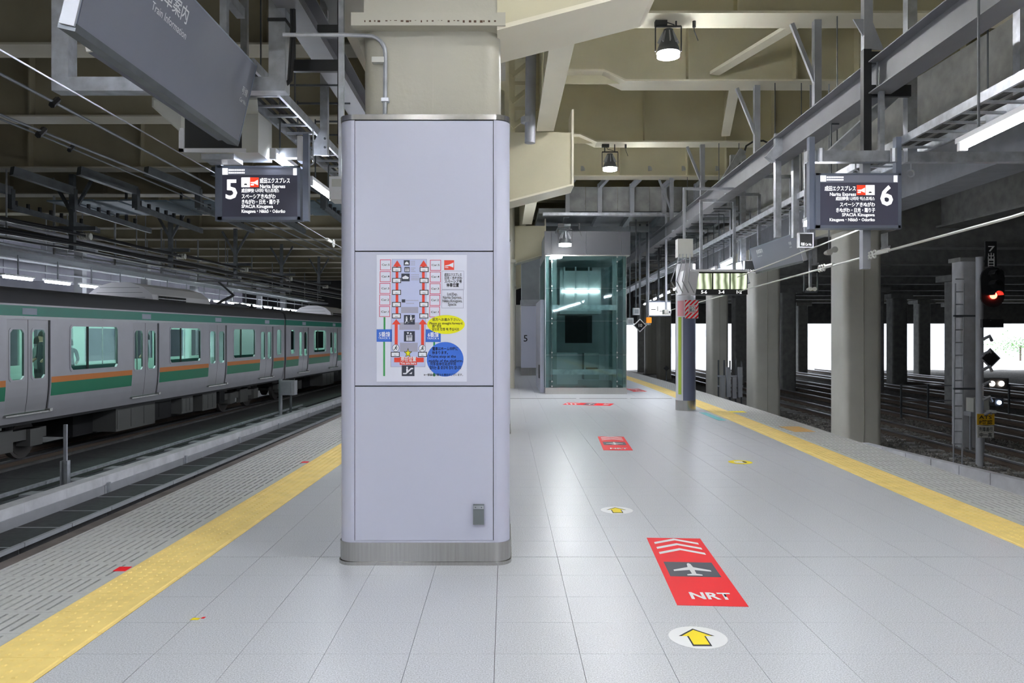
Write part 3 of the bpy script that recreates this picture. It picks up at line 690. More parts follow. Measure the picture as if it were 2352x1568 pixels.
# roof gear of the second car
pg = thing('pantograph', 'folded black pantograph on the roof of the train', 'pantograph', (0, 0, 2.45)); x, y = -11.0 + .6, 25.9
a_ = Vector((-10.05, 27.2, 2.5))
MB().bar(a_ + Vector((-.7, 0, .02)), a_ + Vector((.7, 0, .02)), .08).bar(a_ + Vector((-.7, 1.2, .02)), a_ + Vector((.7, 1.2, .02)), .08).bar(a_ + Vector((-.6, 0, .06)), a_ + Vector((-.6, 1.2, .06)), .07).bar(a_ + Vector((.6, 0, .06)), a_ + Vector((.6, 1.2, .06)), .07).build('base_frame', 'dark_steel', pg)
MB().bar(a_ + Vector((0, 0, .08)), a_ + Vector((0, 1.6, .45)), .07).bar(a_ + Vector((0, 1.6, .45)), a_ + Vector((0, .1, .85)), .05).build('arm', 'black_steel', pg)
MB().bar(a_ + Vector((-.75, .1, .87)), a_ + Vector((.75, .1, .87)), .09, .05).build('collector_head', 'black_steel', pg)
# passengers behind the glass
def person(label, y, x, top, trousers, face=0.0, h=1.66, bag=False):
    t = thing('person', label, 'person', (0, 0, 0)); fl = -.06 - ZR
    me = bpy.data.meshes.new('body'); k = h / 1.7
    V = [(0, 0, .93), (0, 0, 1.15), (0, .01, 1.38), (0, .01, 1.47), (0, .015, 1.56), (0, .02, 1.66),
         (.18, 0, 1.38), (.24, 0, 1.12), (.22, .16, .98), (-.18, 0, 1.38), (-.24, 0, 1.12), (-.22, .16, .98),
         (.09, 0, .86), (.10, .02, .48), (.10, -.02, .06), (.10, .12, .03), (-.09, 0, .86), (-.10, .02, .48), (-.10, -.02, .06), (-.10, .12, .03)]
    Ed = [(0, 1), (1, 2), (2, 3), (3, 4), (4, 5), (2, 6), (6, 7), (7, 8), (2, 9), (9, 10), (10, 11), (0, 12), (12, 13), (13, 14), (14, 15), (0, 16), (16, 17), (17, 18), (18, 19)]
    R = [.15, .14, .13, .055, .095, .085, .06, .045, .035, .06, .045, .035, .085, .06, .045, .035, .085, .06, .045, .035]
    me.from_pydata([(a * k, b * k, c * k) for a, b, c in V], Ed, [])
    o = bpy.data.objects.new('body', me); COL.objects.link(o)
    md = o.modifiers.new('s', 'SKIN'); sk = me.skin_vertices[0].data
    for i, r in enumerate(R): sk[i].radius = (r * k, r * k * .8 if i < 3 else r * k)
    sk[0].use_root = True
    o.modifiers.new('d', 'SUBSURF').levels = 1
    dg = bpy.context.evaluated_depsgraph_get(); m2 = bpy.data.meshes.new_from_object(o.evaluated_get(dg)); bpy.data.objects.remove(o)
    m2.materials.clear()
    for m_ in (top, trousers, 'skin'): m2.materials.append(M[m_])
    for p in m2.polygons:
        z = p.center.z / k; p.material_index = 2 if z > 1.45 or (abs(p.center.x) > .17 * k and z < 1.08 and z > .9) else (1 if z < .92 else 0)
    ob = bpy.data.objects.new('body', m2); COL.objects.link(ob); ob.parent = t
    hb = MB(); rings = []
    for i in range(7):
        a = PI/2 * i / 6; r = .115 * math.cos(a) + .001; z = 1.60 + .14 * math.sin(a)
        rings += [(r * math.cos(b) * k, (r * math.sin(b) - .012) * k, (z - (.08 if i == 0 and math.sin(b) < .3 else 0)) * k) for b in [2*PI*j/12 for j in range(12)]]
    hb.add(rings, [(i * 12 + j, i * 12 + (j + 1) % 12, i * 12 + 12 + (j + 1) % 12, i * 12 + 12 + j) for i in range(6) for j in range(12)]); hb.build('hair', 'hair', t, local=True, smooth=True)
    # place in the train's frame
    c, s_ = math.cos(TR), math.sin(TR); bx, by = -9.61 - .0615 * 15.77, 0.0
    t.location = (bx + x * c + y * s_, by - x * s_ + y * c, ZR + fl); t.rotation_euler = (0, 0, face - TR)
    return t
mat('shirt_yellow', (0.70, 0.62, 0.25), 0.8); mat('shirt_dark', (0.06, 0.065, 0.08), 0.8); mat('shirt_grey', (0.25, 0.28, 0.28), 0.8); mat('trousers', (0.05, 0.05, 0.06), 0.8)
person('person in pale yellow shirt behind the first train door window', 15.35, -.75, 'shirt_yellow', 'trousers', 1.2, 1.55)
person('person in dark jacket in the left part of the large train window', 17.65, -1.0, 'shirt_dark', 'trousers', 2.6, 1.62)
person('person in grey top in the middle of the large train window', 18.25, -1.5, 'shirt_grey', 'trousers', -.4, 1.5)
person('person in dark top at the right of the large train window', 18.75, -1.1, 'shirt_dark', 'trousers', .8, 1.45)
person('person standing in the second train window between doors', 22.1, -1.0, 'shirt_grey', 'trousers', 2.0, 1.58)
# ================================================================== LEFT TRACK ZONE
def lx(x0, k=.0385, y0=10.5): return lambda y: x0 + k * (y - y0)
def lbar(mb, fx, w, y0, y1, z0, z1, st=2.0):
    mb.hexa([(fx(y0), y0, z0), (fx(y0) + w, y0, z0), (fx(y1) + w, y1, z0), (fx(y1), y1, z0), (fx(y0), y0, z1), (fx(y0) + w, y0, z1), (fx(y1) + w, y1, z1), (fx(y1), y1, z1)]); return mb
fs = lx(-5.98, .031, 9.1)
ch = thing('cable_cover_walkway', 'dark panel walkway edged by a light steel strip beside track five', 'walkway', (-6.3, 8, -1.3))
for i in range(34):
    y = 7.58 + i * 1.0
    lbar(MB(), lambda q: fs(q) - .72, .71, y + .012, y + .988, -1.2, -1.12).build('cover_panel', 'dark_panel', ch)
    lbar(MB(), fs, .055, y + .01, y + .99, -1.11, -1.06).build('edge_strip', 'grey_paint', ch)
    lbar(MB(), lambda q: fs(q) - .72, .70, y - .010, y + .010, -1.2, -1.114).build('divider', 'grey_paint', ch)
lbar(MB(), lambda q: fs(q) - .8, .9, 7, 42, -1.32, -1.2).build('base', 'concrete_dark', ch)
fk = lx(-7.04)
kb = thing('concrete_kerb', 'long pale concrete kerb with a blue grey steel foot left of the platform', 'kerb', (-6.9, 8, -1.3))
for i in range(34):
    y = 7.0 + i * 1.0; lbar(MB(), fk, .23, y + .003, y + .997, -1.32, -.87).build('kerb_block', 'concrete_light', kb)
for i in range(12):
    y = 7.2 + i * 2.9
    lbar(MB(), lambda q: fk(q) + .235, .03, y, y + 2.88, -1.32, -1.02).build('steel_foot', 'grey_paint', kb)
    lbar(MB(), lambda q: fk(q) + .26, .03, y + .05, y + .13, -1.2, -.98).build('foot_bracket', 'galvanised', kb)
fr_ = lx(-7.82)
ra = thing('guard_channel', 'low galvanised channel on short stands behind the concrete kerb', 'guard rail', (-7.8, 8, -1.3))
for i in range(16):
    y = 8.2 + i * 1.2
    lbar(MB(), fr_, .06, y + .01, y + 1.19, -1.0, -.95).build('channel', 'galvanised', ra)
    lbar(MB(), lambda q: fr_(q) + .1, .1, y + .01, y + 1.19, -1.09, -1.05).build('lower_channel', 'dark_steel', ra)
    lbar(MB(), lambda q: fr_(q) + .1, .26, y + .45, y + .75, -1.06, -1.02).build('stand_top', 'grey_paint', ra)
    lbar(MB(), lambda q: fr_(q) + .15, .14, y + .5, y + .7, -1.32, -1.06).build('stand_leg', 'grey_paint', ra)
wk = thing('service_walkway', 'dark boarded service walkway between kerb and train', 'walkway', (-9, 8, -1.32))
fw2 = lx(-9.55)
for i in range(30):
    y = 8 + i * 1.2; lbar(MB(), fw2, 1.68, y + .006, y + 1.194, -1.3, -1.08).build('deck_board', 'dark_panel', wk)
lbar(MB(), lambda q: fw2(q) - .12, .10, 8, 44, -1.3, -1.04).build('edge_board', 'concrete_dark', wk)
# post with sleeve
p = P(152, 1112, 12.75); z = -.95
t = thing('marker_post', 'slim grey steel post standing at the kerb before the train', 'post', (p.x, 12.75, -1.32))
MB().box(p.x - .03, p.x + .02, 12.72, 12.76, -1.32, .03).build('upright', 'grey_steel', t)
MB().box(p.x - .065, p.x - .055, 12.68, 12.80, -1.32, -.56).box(p.x - .065, p.x + .045, 12.79, 12.80, -1.32, -.56).box(p.x + .0, p.x + .045, 12.70, 12.80, -1.32, -.56).build('sleeve', 'galvanised', t)
t = thing('trackside_cabinet', 'grey trackside cabinet on a post in front of the car gap', 'cabinet', (-6.9, 24.3, -1.32))
b_ = P(662, 892, 24.5)
MB().box(b_.x - .22, b_.x + .22, 24.4, 24.75, b_.z - .2, b_.z + .25).build('box', 'grey_paint', t); MB().box(b_.x - .19, b_.x + .12, 24.385, 24.4, b_.z - .16, b_.z + .2).build('door', 'grey_steel', t)
MB().tube([(b_.x - .27, 24.6, -1.32), (b_.x - .27, 24.6, b_.z + .3)], .06, 10).build('post', 'grey_steel', t); MB().tube([(b_.x + .05, 24.6, -1.32), (b_.x + .05, 24.6, b_.z - .2)], .04, 8).build('cable_leg', 'dark_steel', t)
def rail(label, x0, k, y0, y1, yr, group, z=ZR):
    t = thing('rail', label, 'rail', (x0, yr, z - .15), 0, group); f = lx(x0, k, yr)
    lbar(MB(), lambda q: f(q) - .033, .066, y0, y1, z - .04, z).build('head', 'rail_head', t)
    lbar(lbar(MB(), lambda q: f(q) - .01, .02, y0, y1, z - .13, z - .04), lambda q: f(q) - .065, .13, y0, y1, z - .16, z - .13).build('web', 'rail_web', t)
rail('far rail under the silver train', -11.55, .0615, 6, 52, 15.8, 'rails under the silver train')
rail('near rail under the silver train wheels', -10.48, .0615, 6, 52, 15.8, 'rails under the silver train')
# ------------------------------------------------------------------ platform beyond the train
struct('platform_beyond', MB().box(-20, -13.4, 5, 60, -1.3, 0), 'concrete')
cw = thing('canopy_fascia', 'long lavender grey fascia of the canopy beyond the train', 'fascia', (-17, 10, 3.4))
for i in range(16): MB().box(-17.1, -17, 12 + i * 2.4, 14.37 + i * 2.4, 3.45, 4.75).build('fascia_panel', 'lavender_wall', cw)
MB().box(-20.5, -16.8, 10, 55, 4.76, 4.9).build('canopy_roof', 'grey_steel', cw)
struct('wall_beyond', MB().box(-20.4, -20, 5, 60, 0, 4.8), 'lavender_wall')
for i in range(9):
    y = 13 + i * 5.2; t = thing('canopy_post', '%s canopy post on the platform beyond the train' % ordn(i), 'post', (-15.6, y, 0), 0, 'posts beyond the train')
    MB().box(-15.75, -15.45, y - .15, y + .15, 0, 4.76).build('shaft', 'grey_paint', t); MB().box(-17, -15, y - .1, y + .1, 4.5, 4.76).build('arm', 'grey_steel', t)
for i in range(18):
    y = 20.8 + i * 1.87; t = thing('far_tube_light', '%s tube light of the row above the train roof' % (ordn(i) if i else 'leftmost'), 'light', (-13.0, y, 3.0), 0, 'tube lights beyond the train')
    x = -13.0 - .008 * (y - 20)
    MB().box(x - .07, x + .07, y - .66, y + .66, 3.04, 3.09).build('housing', 'white_paint', t); MB().tube([(x, y - .6, 3.0), (x, y + .6, 3.0)], .035, 6, caps=False).build('tube', 'tube', t)
    MB().bar((x, y, 3.09), (x, y, 3.63), .03).build('hanger', 'grey_steel', t)
MB_ = MB().box(-13.5, -12.5, 8, 55, 3.62, 3.72); t = thing('cable_duct', 'grey cable duct above the tube lights beyond the train', 'duct', (-13, 8, 3.6)); MB_.build('duct', 'grey_steel', t)
mb = MB()
for yy in GL[3:15]: mb.bar((-13, yy + .25, 3.7), (-13, yy + .25, 5.5), .05)
mb.split('hanger', 'grey_steel', t)
# pale information cabinet at the frame's left edge
t = thing('platform_kiosk', 'glazed grey platform kiosk with lit edges at far left', 'kiosk', (-14.6, 21, 0))
a_, b_ = P(5, 680, 22.6), P(86, 640, 22.6)
MB().box(a_.x, b_.x, 22.6, 24.2, 0, 2.62).build('body', 'grey_paint', t); MB().box(a_.x - .3, b_.x + .05, 22.5, 24.3, 2.62, 2.7).build('roof', 'grey_steel', t)
# ================================================================== OVERHEAD, LEFT OF THE PILLAR
def eye(mb, c, r=.03, th=.008, ax='y'):
    c = Vector(c); pts = [c + (Vector((r * math.cos(a), 0, r * math.sin(a))) if ax == 'y' else Vector((0, r * math.cos(a), r * math.sin(a)))) for a in [2*PI*i/12 for i in range(13)]]
    mb.tube(pts, th, 6, caps=False); return mb
def rod(mb, x, y, z0, z1, r=.008): return mb.tube([(x, y, z0), (x, y, z1)], r, 6)
# --- big train information board (back to back) on hangers
def info_board(label, y0, y1, xb, zb, h, lean, side, texts=True, second=True, msgs=('発車案内', 'Train Information')):
    """side = +1: the face looks to +x (platform on its right). lean: how far the top overhangs the bottom toward the viewer"""
    t = thing('information_board', label, 'display board', (xb, (y0 + y1) / 2, zb), 0, 'train information boards')
    s = side; th = .07
    b0, b1 = Vector((xb, 0, zb)), Vector((xb + s * lean, 0, zb + h)); nrm = Vector((b1.z - b0.z, 0, -(b1.x - b0.x))).normalized() * s
    if nrm.x * s < 0: nrm = -nrm
    def slab(mb, ya, yb, o0, o1, e0=0.0, e1=0.0):
        up = (b1 - b0).normalized(); A, Bq = b0 + up * e0, b1 - up * e1
        c = [A - nrm * o0, A - nrm * o1, Bq - nrm * o1, Bq - nrm * o0]
        return mb.add([(p.x, ya, p.z) for p in c] + [(p.x, yb, p.z) for p in c], [(0, 1, 2, 3), (7, 6, 5, 4), (0, 4, 5, 1), (1, 5, 6, 2), (2, 6, 7, 3), (3, 7, 4, 0)])
    slab(MB(), y0, y1, .004, th).build('case', 'board_frame', t)
    fa = slab(MB(), y0 + .012, y1 - .012, 0, .006, .012, .012).build('display_face', 'board', t)
    slab(MB(), y0 - .012, y0, .0, th).build('end_cap', 'grey_paint', t)
    slab(MB(), y1, y1 + .012, .0, th).build('end_cap', 'board_frame', t)
    slab(MB(), y0, y1, -.004, th + .01, -.02, h + .0).build('bottom_rail', 'dark_steel', t)
    up = (b1 - b0).normalized(); u = Vector((0, s, 0)) if s > 0 else Vector((0, -1, 0))
    f = nrm * .0022
    def at(y, e): p = b0 + up * e + f; return Vector((p.x, y, p.z))
    if texts:
        Ly = y1 - y0
        if s > 0:
            text('lettering', msgs[0], .105, 'white_paint', fa, at(y0 + Ly * .27, h - .15), (0, 1, 0), up, bold=.008)
            text('lettering', msgs[1], .062, 'white_paint', fa, at(y0 + Ly * .27, h - .235), (0, 1, 0), up)
            text('lettering', '号線', .06, 'white_paint', fa, at(y1 - .17, h - .24), (0, 1, 0), up); text('lettering', 'Car No.', .04, 'white_paint', fa, at(y1 - .17, h - .30), (0, 1, 0), up)
        else:
            text('lettering', msgs[0], .085, 'white_paint', fa, at(y1 - Ly * .14, h - .12), (0, -1, 0), up, bold=.008)
            text('lettering', msgs[1], .035, 'white_paint', fa, at(y1 - Ly * .14, h - .18), (0, -1, 0), up)
            text('lettering', '号線', .06, 'white_paint', fa, at(y0 + Ly * .17, h - .14), (0, -1, 0), up); text('lettering', 'Car No.', .032, 'white_paint', fa, at(y0 + Ly * .17, h - .19), (0, -1, 0), up)
    if second:
        # the board for the other side hangs behind, leaning the other way
        xo = -s * .13
        c0, c1 = Vector((xb + xo, 0, zb + .01)), Vector((xb + xo - s * lean, 0, zb + .01 + h))
        mb = MB(); cc = [c0, c0 + Vector((s * .1, 0, .01)), c1 + Vector((s * .1, 0, .01)), c1]
        mb.add([(p.x, y0 + .35, p.z) for p in cc] + [(p.x, y1 - .05, p.z) for p in cc], [(0, 1, 2, 3), (7, 6, 5, 4), (0, 4, 5, 1), (1, 5, 6, 2), (2, 6, 7, 3), (3, 7, 4, 0)]); mb.build('rear_board', 'board', t)
        mb = MB(); mb.add([(p.x, y0 + .335, p.z) for p in cc] + [(p.x, y0 + .35, p.z) for p in cc], [(0, 1, 2, 3), (7, 6, 5, 4), (0, 4, 5, 1), (1, 5, 6, 2), (2, 6, 7, 3), (3, 7, 4, 0)]); mb.build('end_cap', 'ivory', t)
    return t, b1
t, top = info_board('large dark train information board hanging at upper left', 3.55, 5.72, -1.96, 2.90, .575, .135, 1)
mb = MB()
for y in (4.0, 4.7, 5.6): mb.bar((-2.02, y, top.z - .12), (-2.02, y, 3.95), .05)
mb.bar((-2.02, 3.2, 3.95), (-2.02, 5.95, 3.95), .06, .08); mb.split('hanger', 'galvanised', t)
# --- galvanised portal frame behind it
fd = 5.85
t = thing('portal_frame', 'galvanised square tube frame behind the large information board', 'frame', P(386, 208, fd))
a_, b_ = P(118, 208, fd), P(655, 175, fd); w = .125
for x in (a_.x + w/2, b_.x - w/2): MB().box(x - w/2, x + w/2, fd, fd + w, a_.z + .002, 5.5).build('upright', 'galvanised', t)
MB().box(a_.x + .002, b_.x - .002, fd + .001, fd + w - .001, a_.z, a_.z + .105).build('crossbar', 'galvanised', t)
mb = MB()
for x in (b_.x + .015, b_.x + .035): mb.tube([(x, fd + .05, 5.2), (x + .01, fd + .03, 4.4), (x + .03, fd + .02, 3.8), (x, fd + .04, 3.42), (x - .12, fd + .1, 3.34)], .012, 6)
mb.box(b_.x - w - .006, b_.x + .006, fd - .006, fd + w + .006, a_.z + .52, a_.z + .545); mb.build('cable', 'rubber', t)
# --- hooded monitor
d = 7.15
t = thing('hooded_monitor', 'ivory hooded monitor with dark screen below the information board', 'monitor', P(490, 350, d))
x0, x1, z0, z1 = P(420, 0, d).x, P(553, 0, d).x, P(0, 345, d).z, P(0, 262, d).z
MB().box(x0 - .03, x1 + .16, d, d + .42, z0 - .02, z1 + .02).build('housing', 'ivory', t)
MB().box(x0 + .02, x1 + .01, d - .006, d + .002, z0 + .02, z1 - .005).build('screen', 'rubber', t)
mb = MB(); hx = x0 - .13
mb.hexa([(x0 - .03, d - .0, z0 + .17), (x0 - .015, d, z0 + .17), (x0 - .015, d, z1 + .02), (x0 - .03, d, z1 + .02), (hx, d - .34, z0 + .30), (hx + .015, d - .34, z0 + .30), (hx + .015, d - .34, z1 + .04), (hx, d - .34, z1 + .04)])
mb.hexa([(x0 - .03, d, z1), (x1 + .16, d, z1), (x1 + .16, d, z1 + .02), (x0 - .03, d, z1 + .02), (hx, d - .34, z1 + .03), (x1 + .26, d - .34, z1 + .03), (x1 + .26, d - .34, z1 + .05), (hx, d - .34, z1 + .05)])
mb.build('hood', 'ivory', t)
mb = MB().box(x0 - .03, x0 + .015, d - .02, d, z0 - .02, z0 + .2).box(x0 - .03, x1 + .05, d - .02, d, z0 - .022, z0 + .012); mb.build('bezel', 'white_paint', t)
mb = MB().box(x0 + .15, x0 + .45, d + .05, d + .3, z0 - .07, z0 - .02).bar((x0 + .5, d + .2, z1), (x0 + .5, d + .2, 5.5), .06); mb.build('mount', 'galvanised', t)
# --- numbered platform signs
def platform_sign(label, num, x0, x1, z0, z1, d, left, poles):
    t = thing('platform_sign', label, 'sign', ((x0 + x1) / 2, d, z0), 0, 'numbered platform signs')
    w, h = x1 - x0, z1 - z0; fr = .045
    MB().box(x0, x1, d, d + .14, z0, z1).build('case', 'board_frame', t)
    mb = MB().box(x0, x1, d - .012, d, z0, z0 + .03).box(x0, x1, d - .012, d, z1 - .02, z1).box(x0, x0 + fr, d - .012, d, z0, z1).box(x1 - fr * .6, x1, d - .012, d, z0, z1); mb.build('rim', 'board_frame', t)
    zh = z1 - h * .165
    MB().box(x0 + fr, x1 - fr * .6, d - .004, d, z0 + .03, zh - .006).build('face', 'sign_face', t)
    MB().box(x0 + fr, x1 - fr * .6, d - .006, d, zh, z1 - .02).build('header', 'sign_header', t)
    Y = d - .0055; a = x0 + fr; ww = w - fr * 1.6
    def X(k): return a + ww * k
    def Z(k): return zh - (zh - z0 - .03) * k
    MB().box(X(.005), X(.075), Y - .003, Y, z1 - .085, z1 - .024).build('header_symbol', 'white_lit', t)
    MB().box(X(.945), X(.99), Y - .003, Y, z1 - .09, z1 - .024).build('header_tag', 'white_lit', t)
    f = MB()   # two small rows of header print
    for r_ in (0, 1):
        k = .085
        while k < .30: f.box(X(k), X(k + .016), Y - .0025, Y - .001, z1 - .048 - r_ * .026, z1 - .034 - r_ * .026); k += .022
    f.build('header_print', 'white_lit', t)
    big = .335 * h / .52
    if left:
        text('numeral', num, big * .78, 'white_lit', t, (X(.035), Y, Z(.565)), bold=.019)
        xl, sgn = X(.255), 1
    else:
        text('numeral', num, big * .78, 'white_lit', t, (X(.765), Y, Z(.53)), bold=.019)
        xl = X(.70)
    rows = [('成田エクスプレス', .19, .055, .40), ('Narita Express', .315, .05, .335), ('成田特快 나리타 익스프레스', .415, .042, .50), ('スペーシアきぬがわ', .56, .05, .45), ('きぬがわ・日光・踊り子', .69, .05, .50), ('SPACIA Kinugawa', .79, .045, .42), ('Kinugawa・Nikkō・Odoriko', .905, .045, .58)]
    for i, (s_, k, sz, wd) in enumerate(rows):
        sq = .115 * ww
        if left: xx = xl + (2 * sq + .01 if i < 2 else 0)
        else: xx = xl - wd * ww - (2 * sq + .01 if i < 2 else 0)
        ob = text('lettering', s_, sz, 'white_lit', t, (xx, Y, Z(k if left else k)), bold=.015, width=wd * ww)
    sq = .115 * ww; za, zb = Z(.295), Z(.065)
    xa = xl if left else xl - 2 * sq
    wx, rx = (xa, xa + sq) if left else (xa + sq, xa)
    MB().box(wx, wx + sq, Y - .001, Y, za, zb).build('white_square', 'white_lit', t); MB().box(rx, rx + sq, Y - .001, Y, za, zb).build('red_square', 'red_lit', t)
    f = MB(); m_ = (za + zb) / 2; f.add([(rx + sq * .08, Y - .002, m_ - .006), (rx + sq * .5, Y - .002, m_ - .012), (rx + sq * .92, Y - .002, m_ - .028), (rx + sq * .92, Y - .002, m_ + .024), (rx + sq * .5, Y - .002, m_ + .004), (rx + sq * .08, Y - .002, m_ + .002)], [(0, 1, 2, 3, 4, 5)])
    f.box(rx + sq * .1, rx + sq * .45, Y - .0018, Y - .001, m_ - .03, m_ - .016); f.build('swept_mark', 'white_lit', t)
    f = MB().add([(wx + sq * .3, Y - .002, za + .02), (wx + sq * .7, Y - .002, za + .02), (wx + sq * .62, Y - .002, za + .034), (wx + sq * .38, Y - .002, za + .034)], [(0, 1, 2, 3)]); f.build('dark_mark', 'black_vinyl', t)
    for x, zt in poles: MB().box(x - .028, x + .028, d + .03, d + .10, z0 - .004, zt).build('pole', 'board_frame', t)
    return t
d5 = 7.5
a_, b_ = P(500, 505, d5), P(690, 381, d5)
s5 = platform_sign('dark hanging sign with white numeral 5 left of the pillar', '5', a_.x, b_.x, a_.z, b_.z, d5, True, ((P(498, 0, d5).x, P(0, 345, d5).z), (P(700, 0, d5).x, P(0, 305, d5).z)))
z = P(0, 360, d5).z
MB().box(P(505, 0, d5).x, P(692, 0, d5).x, d5 + .02, d5 + .12, z, z + .09).build('beam', 'galvanised', s5)
MB().box(P(683, 0, d5).x, P(694, 0, d5).x, d5 - .01, d5 + .13, z - .04, z + .2).build('clamp_plate', 'white_paint', s5)
mb = MB(); eye(mb, P(488, 370, d5 + .06), .035, .009); rod(mb, P(488, 0, d5).x, d5 + .06, P(0, 362, d5).z, P(0, 340, d5).z, .008); mb.build('eye_bolt', 'galvanised', s5)
mb = MB(); eye(mb, P(713, 371, d5 + .1), .03, .009); rod(mb, P(713, 0, d5).x, d5 + .1, P(0, 364, d5).z, P(0, 290, d5).z, .007); mb.build('eye_bolt', 'galvanised', s5)
d6 = 8.0
a_, b_ = P(1873, 524, d6), P(2068, 398, d6)
s6 = platform_sign('dark hanging sign with white numeral 6 over the right platform edge', '6', a_.x, b_.x, a_.z, b_.z, d6, False, ((P(1868, 0, d6).x, P(0, 312, d6).z), (P(2068, 0, d6).x, P(0, 312, d6).z)))
z = P(0, 369, d6).z
MB().box(P(1858, 0, d6).x, P(2080, 0, d6).x, d6 + .04, d6 + .14, z, z + .115).build('beam', 'galvanised', s6)
for px in (1884, 2050): q = P(px, 360, d6); MB().tube([(q.x, d6 - .02, q.z - .06), (q.x, d6 - .02, q.z + .08)], .035, 8).build('clamp', 'galvanised', s6)
mb = MB()
for px in (1965, 2092): q = P(px, 398, d6 + .15); eye(mb, (q.x, d6 + .15, q.z), .035, .009); rod(mb, q.x, d6 + .15, q.z + .03, z + .02)
mb.build('eye_bolt', 'galvanised', s6)
MB().bar((3.9, d6 + .09, z + .1), (3.9, d6 + .09, 4.03), .05).build('drop_bar', 'galvanised', s6)
# --- longitudinal H-beams that carry the hangers
def hbeam(name, label, fx, y0, y1, z0, z1, bw, m, step=1.5, hang=None):
    t = thing(name, label, 'beam', (fx(y0), y0, z0)); y = y0; k = 0
    w_, f_ = MB(), MB()
    while y < y1 - .01:
        e = min(y + step, y1); xa, xb = fx(y), fx(e)
        for mm, a, b, c, d_ in ((w_, -.006, .006, z0 + .012, z1 - .012), (f_, -bw/2, bw/2, z0, z0 + .012), (f_, -bw/2, bw/2, z1 - .012, z1)):
            mm.hexa([(xa + a, y, c), (xa + b, y, c), (xb + b, e, c), (xb + a, e, c), (xa + a, y, d_), (xa + b, y, d_), (xb + b, e, d_), (xb + a, e, d_)])
        y = e
    w_.build('web', m, t); f_.build('flange', m, t)
    for y in [g + .24 for g in (GL if fx(8) < 0 else GR) if y0 < g < y1]:
        MB().bar((fx(y), y, z1), (fx(y), y, 5.51), .09).bar((fx(y) - .32, y, 5.46), (fx(y), y, z1 + .3), .05).build('hanger', 'grey_steel', t)
    return t
hbeam('support_beam', 'grey steel beam running above the left cable ladder', lambda y: -1.62 - .012 * (y - 6), 4.6, 45, 3.95, 4.2, .2, 'beam_grey')
hbeam('support_beam', 'wide pale grey steel beam running overhead along the right side', lambda y: 3.86 + .028 * (y - 6), 4.4, 45, 4.02, 4.36, .24, 'beam_grey')
# --- cable ladders
def ladder(label, fa, fb, y0, y1, z, pitch=.32, cables=True):
    t = thing('cable_ladder', label, 'cable tray', (fa(y0), y0, z)); a_, b_, r_, c_ = MB(), MB(), MB(), MB()
    y = y0
    while y < y1:
        e = min(y + 1.6, y1)
        for mm, f in ((a_, fa), (b_, fb)): mm.bar((f(y), y, z), (f(e), e, z), .025, .085)
        for k in range(4): c_.tube([(fa(y) + (fb(y) - fa(y)) * (.25 + .17 * k), y, z - .005 + .02 * (k % 2)), (fa(e) + (fb(e) - fa(e)) * (.25 + .17 * k), e, z - .005 + .02 * (k % 2))], .014, 5, caps=False)
        y = e
    a_.build('side_rail', 'galvanised', t); b_.build('side_rail', 'galvanised', t); c_.build('cable_run', 'rubber', t)
    n = int((y1 - y0) / pitch)
    for i in range(n):
        yy = y0 + .1 + i * pitch
        if yy < 24: MB().bar((fa(yy), yy, z - .025), (fb(yy), yy, z - .025), .04, .02).build('rung', 'galvanised', t)
        else: r_.bar((fa(yy), yy, z - .025), (fb(yy), yy, z - .025), .04, .02)
    r_.build('far_rungs', 'galvanised', t)['kind'] = 'stuff'
    hm = MB()
    for yy in [g + .1 for g in (GL if fa(8) < 0 else GR) if y0 < g < y1]:
        for f in (fa, fb): rod(hm, f(yy), yy, z - .03, 5.5, .008)
    hm.split('hanger_rod', 'dark_steel', t)
ladder('ladder shaped cable tray running away above sign 5', lambda y: -2.30 + .006 * (y - 6), lambda y: -1.98 + .006 * (y - 6), 6.1, 30, 3.62)
ladder('ladder shaped cable tray running away above the right tube lights', lambda y: 4.0 + .045 * (y - 6), lambda y: 4.42 + .045 * (y - 6), 4.6, 40, 3.5)
# --- tube light rows over both platform edges
def tube_light(label, group, x, y, z, ln=1.25, slope=0.0, ztop=3.95, e='tube'):
    t = thing('tube_light', label, 'light', (x, y, z), 0, group)
    a, b = Vector((x - slope * ln / 2, y - ln / 2, z)), Vector((x + slope * ln / 2, y + ln / 2, z))
    MB().bar(a + Vector((0, -.03, .055)), b + Vector((0, .03, .055)), .06, .04).build('housing', 'white_paint', t)
    MB().tube([a, b], .024, 6, caps=False).build('tube', e, t)
    mb = MB()
    for p_ in (a, b): mb.box(p_.x - .03, p_.x + .03, p_.y - .035, p_.y + .005, z - .03, z + .04)
    mb.split('end_socket', 'white_paint', t)
    mb = MB()
    bx = -1.62 - .012 * (y - 6) if x < 0 else 3.86 + .028 * (y - 6)
    for k in (.2, .8): p_ = a.lerp(b, k); MB().bar(p_ + Vector((0, 0, .07)), (p_.x, p_.y, 3.97 if x < 0 else 4.0), .014).bar((p_.x, p_.y, 3.945 if x < 0 else 4.0), (bx, p_.y, 3.945 if x < 0 else 4.0), .018).build('hanger', 'dark_steel', t)
yl = [-8.4, -6.8, -5.2, -3.6, -2.0, -.4, 1.2, 2.6, 4.85, 7.95, 9.25, 10.9, 12.6, 14.2, 15.8, 17.4, 20.6, 23.8, 27, 30]
for i, y in enumerate(yl): tube_light('tube light over the left platform edge, %s along the row' % ORD[i].replace('nearest', 'first'), 'tube lights over the left platform edge', -2.21 + .0229 * (y - 7.8), y, 3.2, 1.0 if 7 < y < 12 else 1.25, .0229)
def LRX(y): return 3.5 + .1 * (y - 5.6) if y > 5 else 3.48 + .035 * (y - 5)
yr = [-8.4, -6.8, -5.2, -3.6, -2.0, -.4, 1.2, 2.8, 5.4, 9.65, 15.9, 18.0, 19.8, 22.2, 24.6, 27.0, 29.4, 31.8, 34.2, 37]
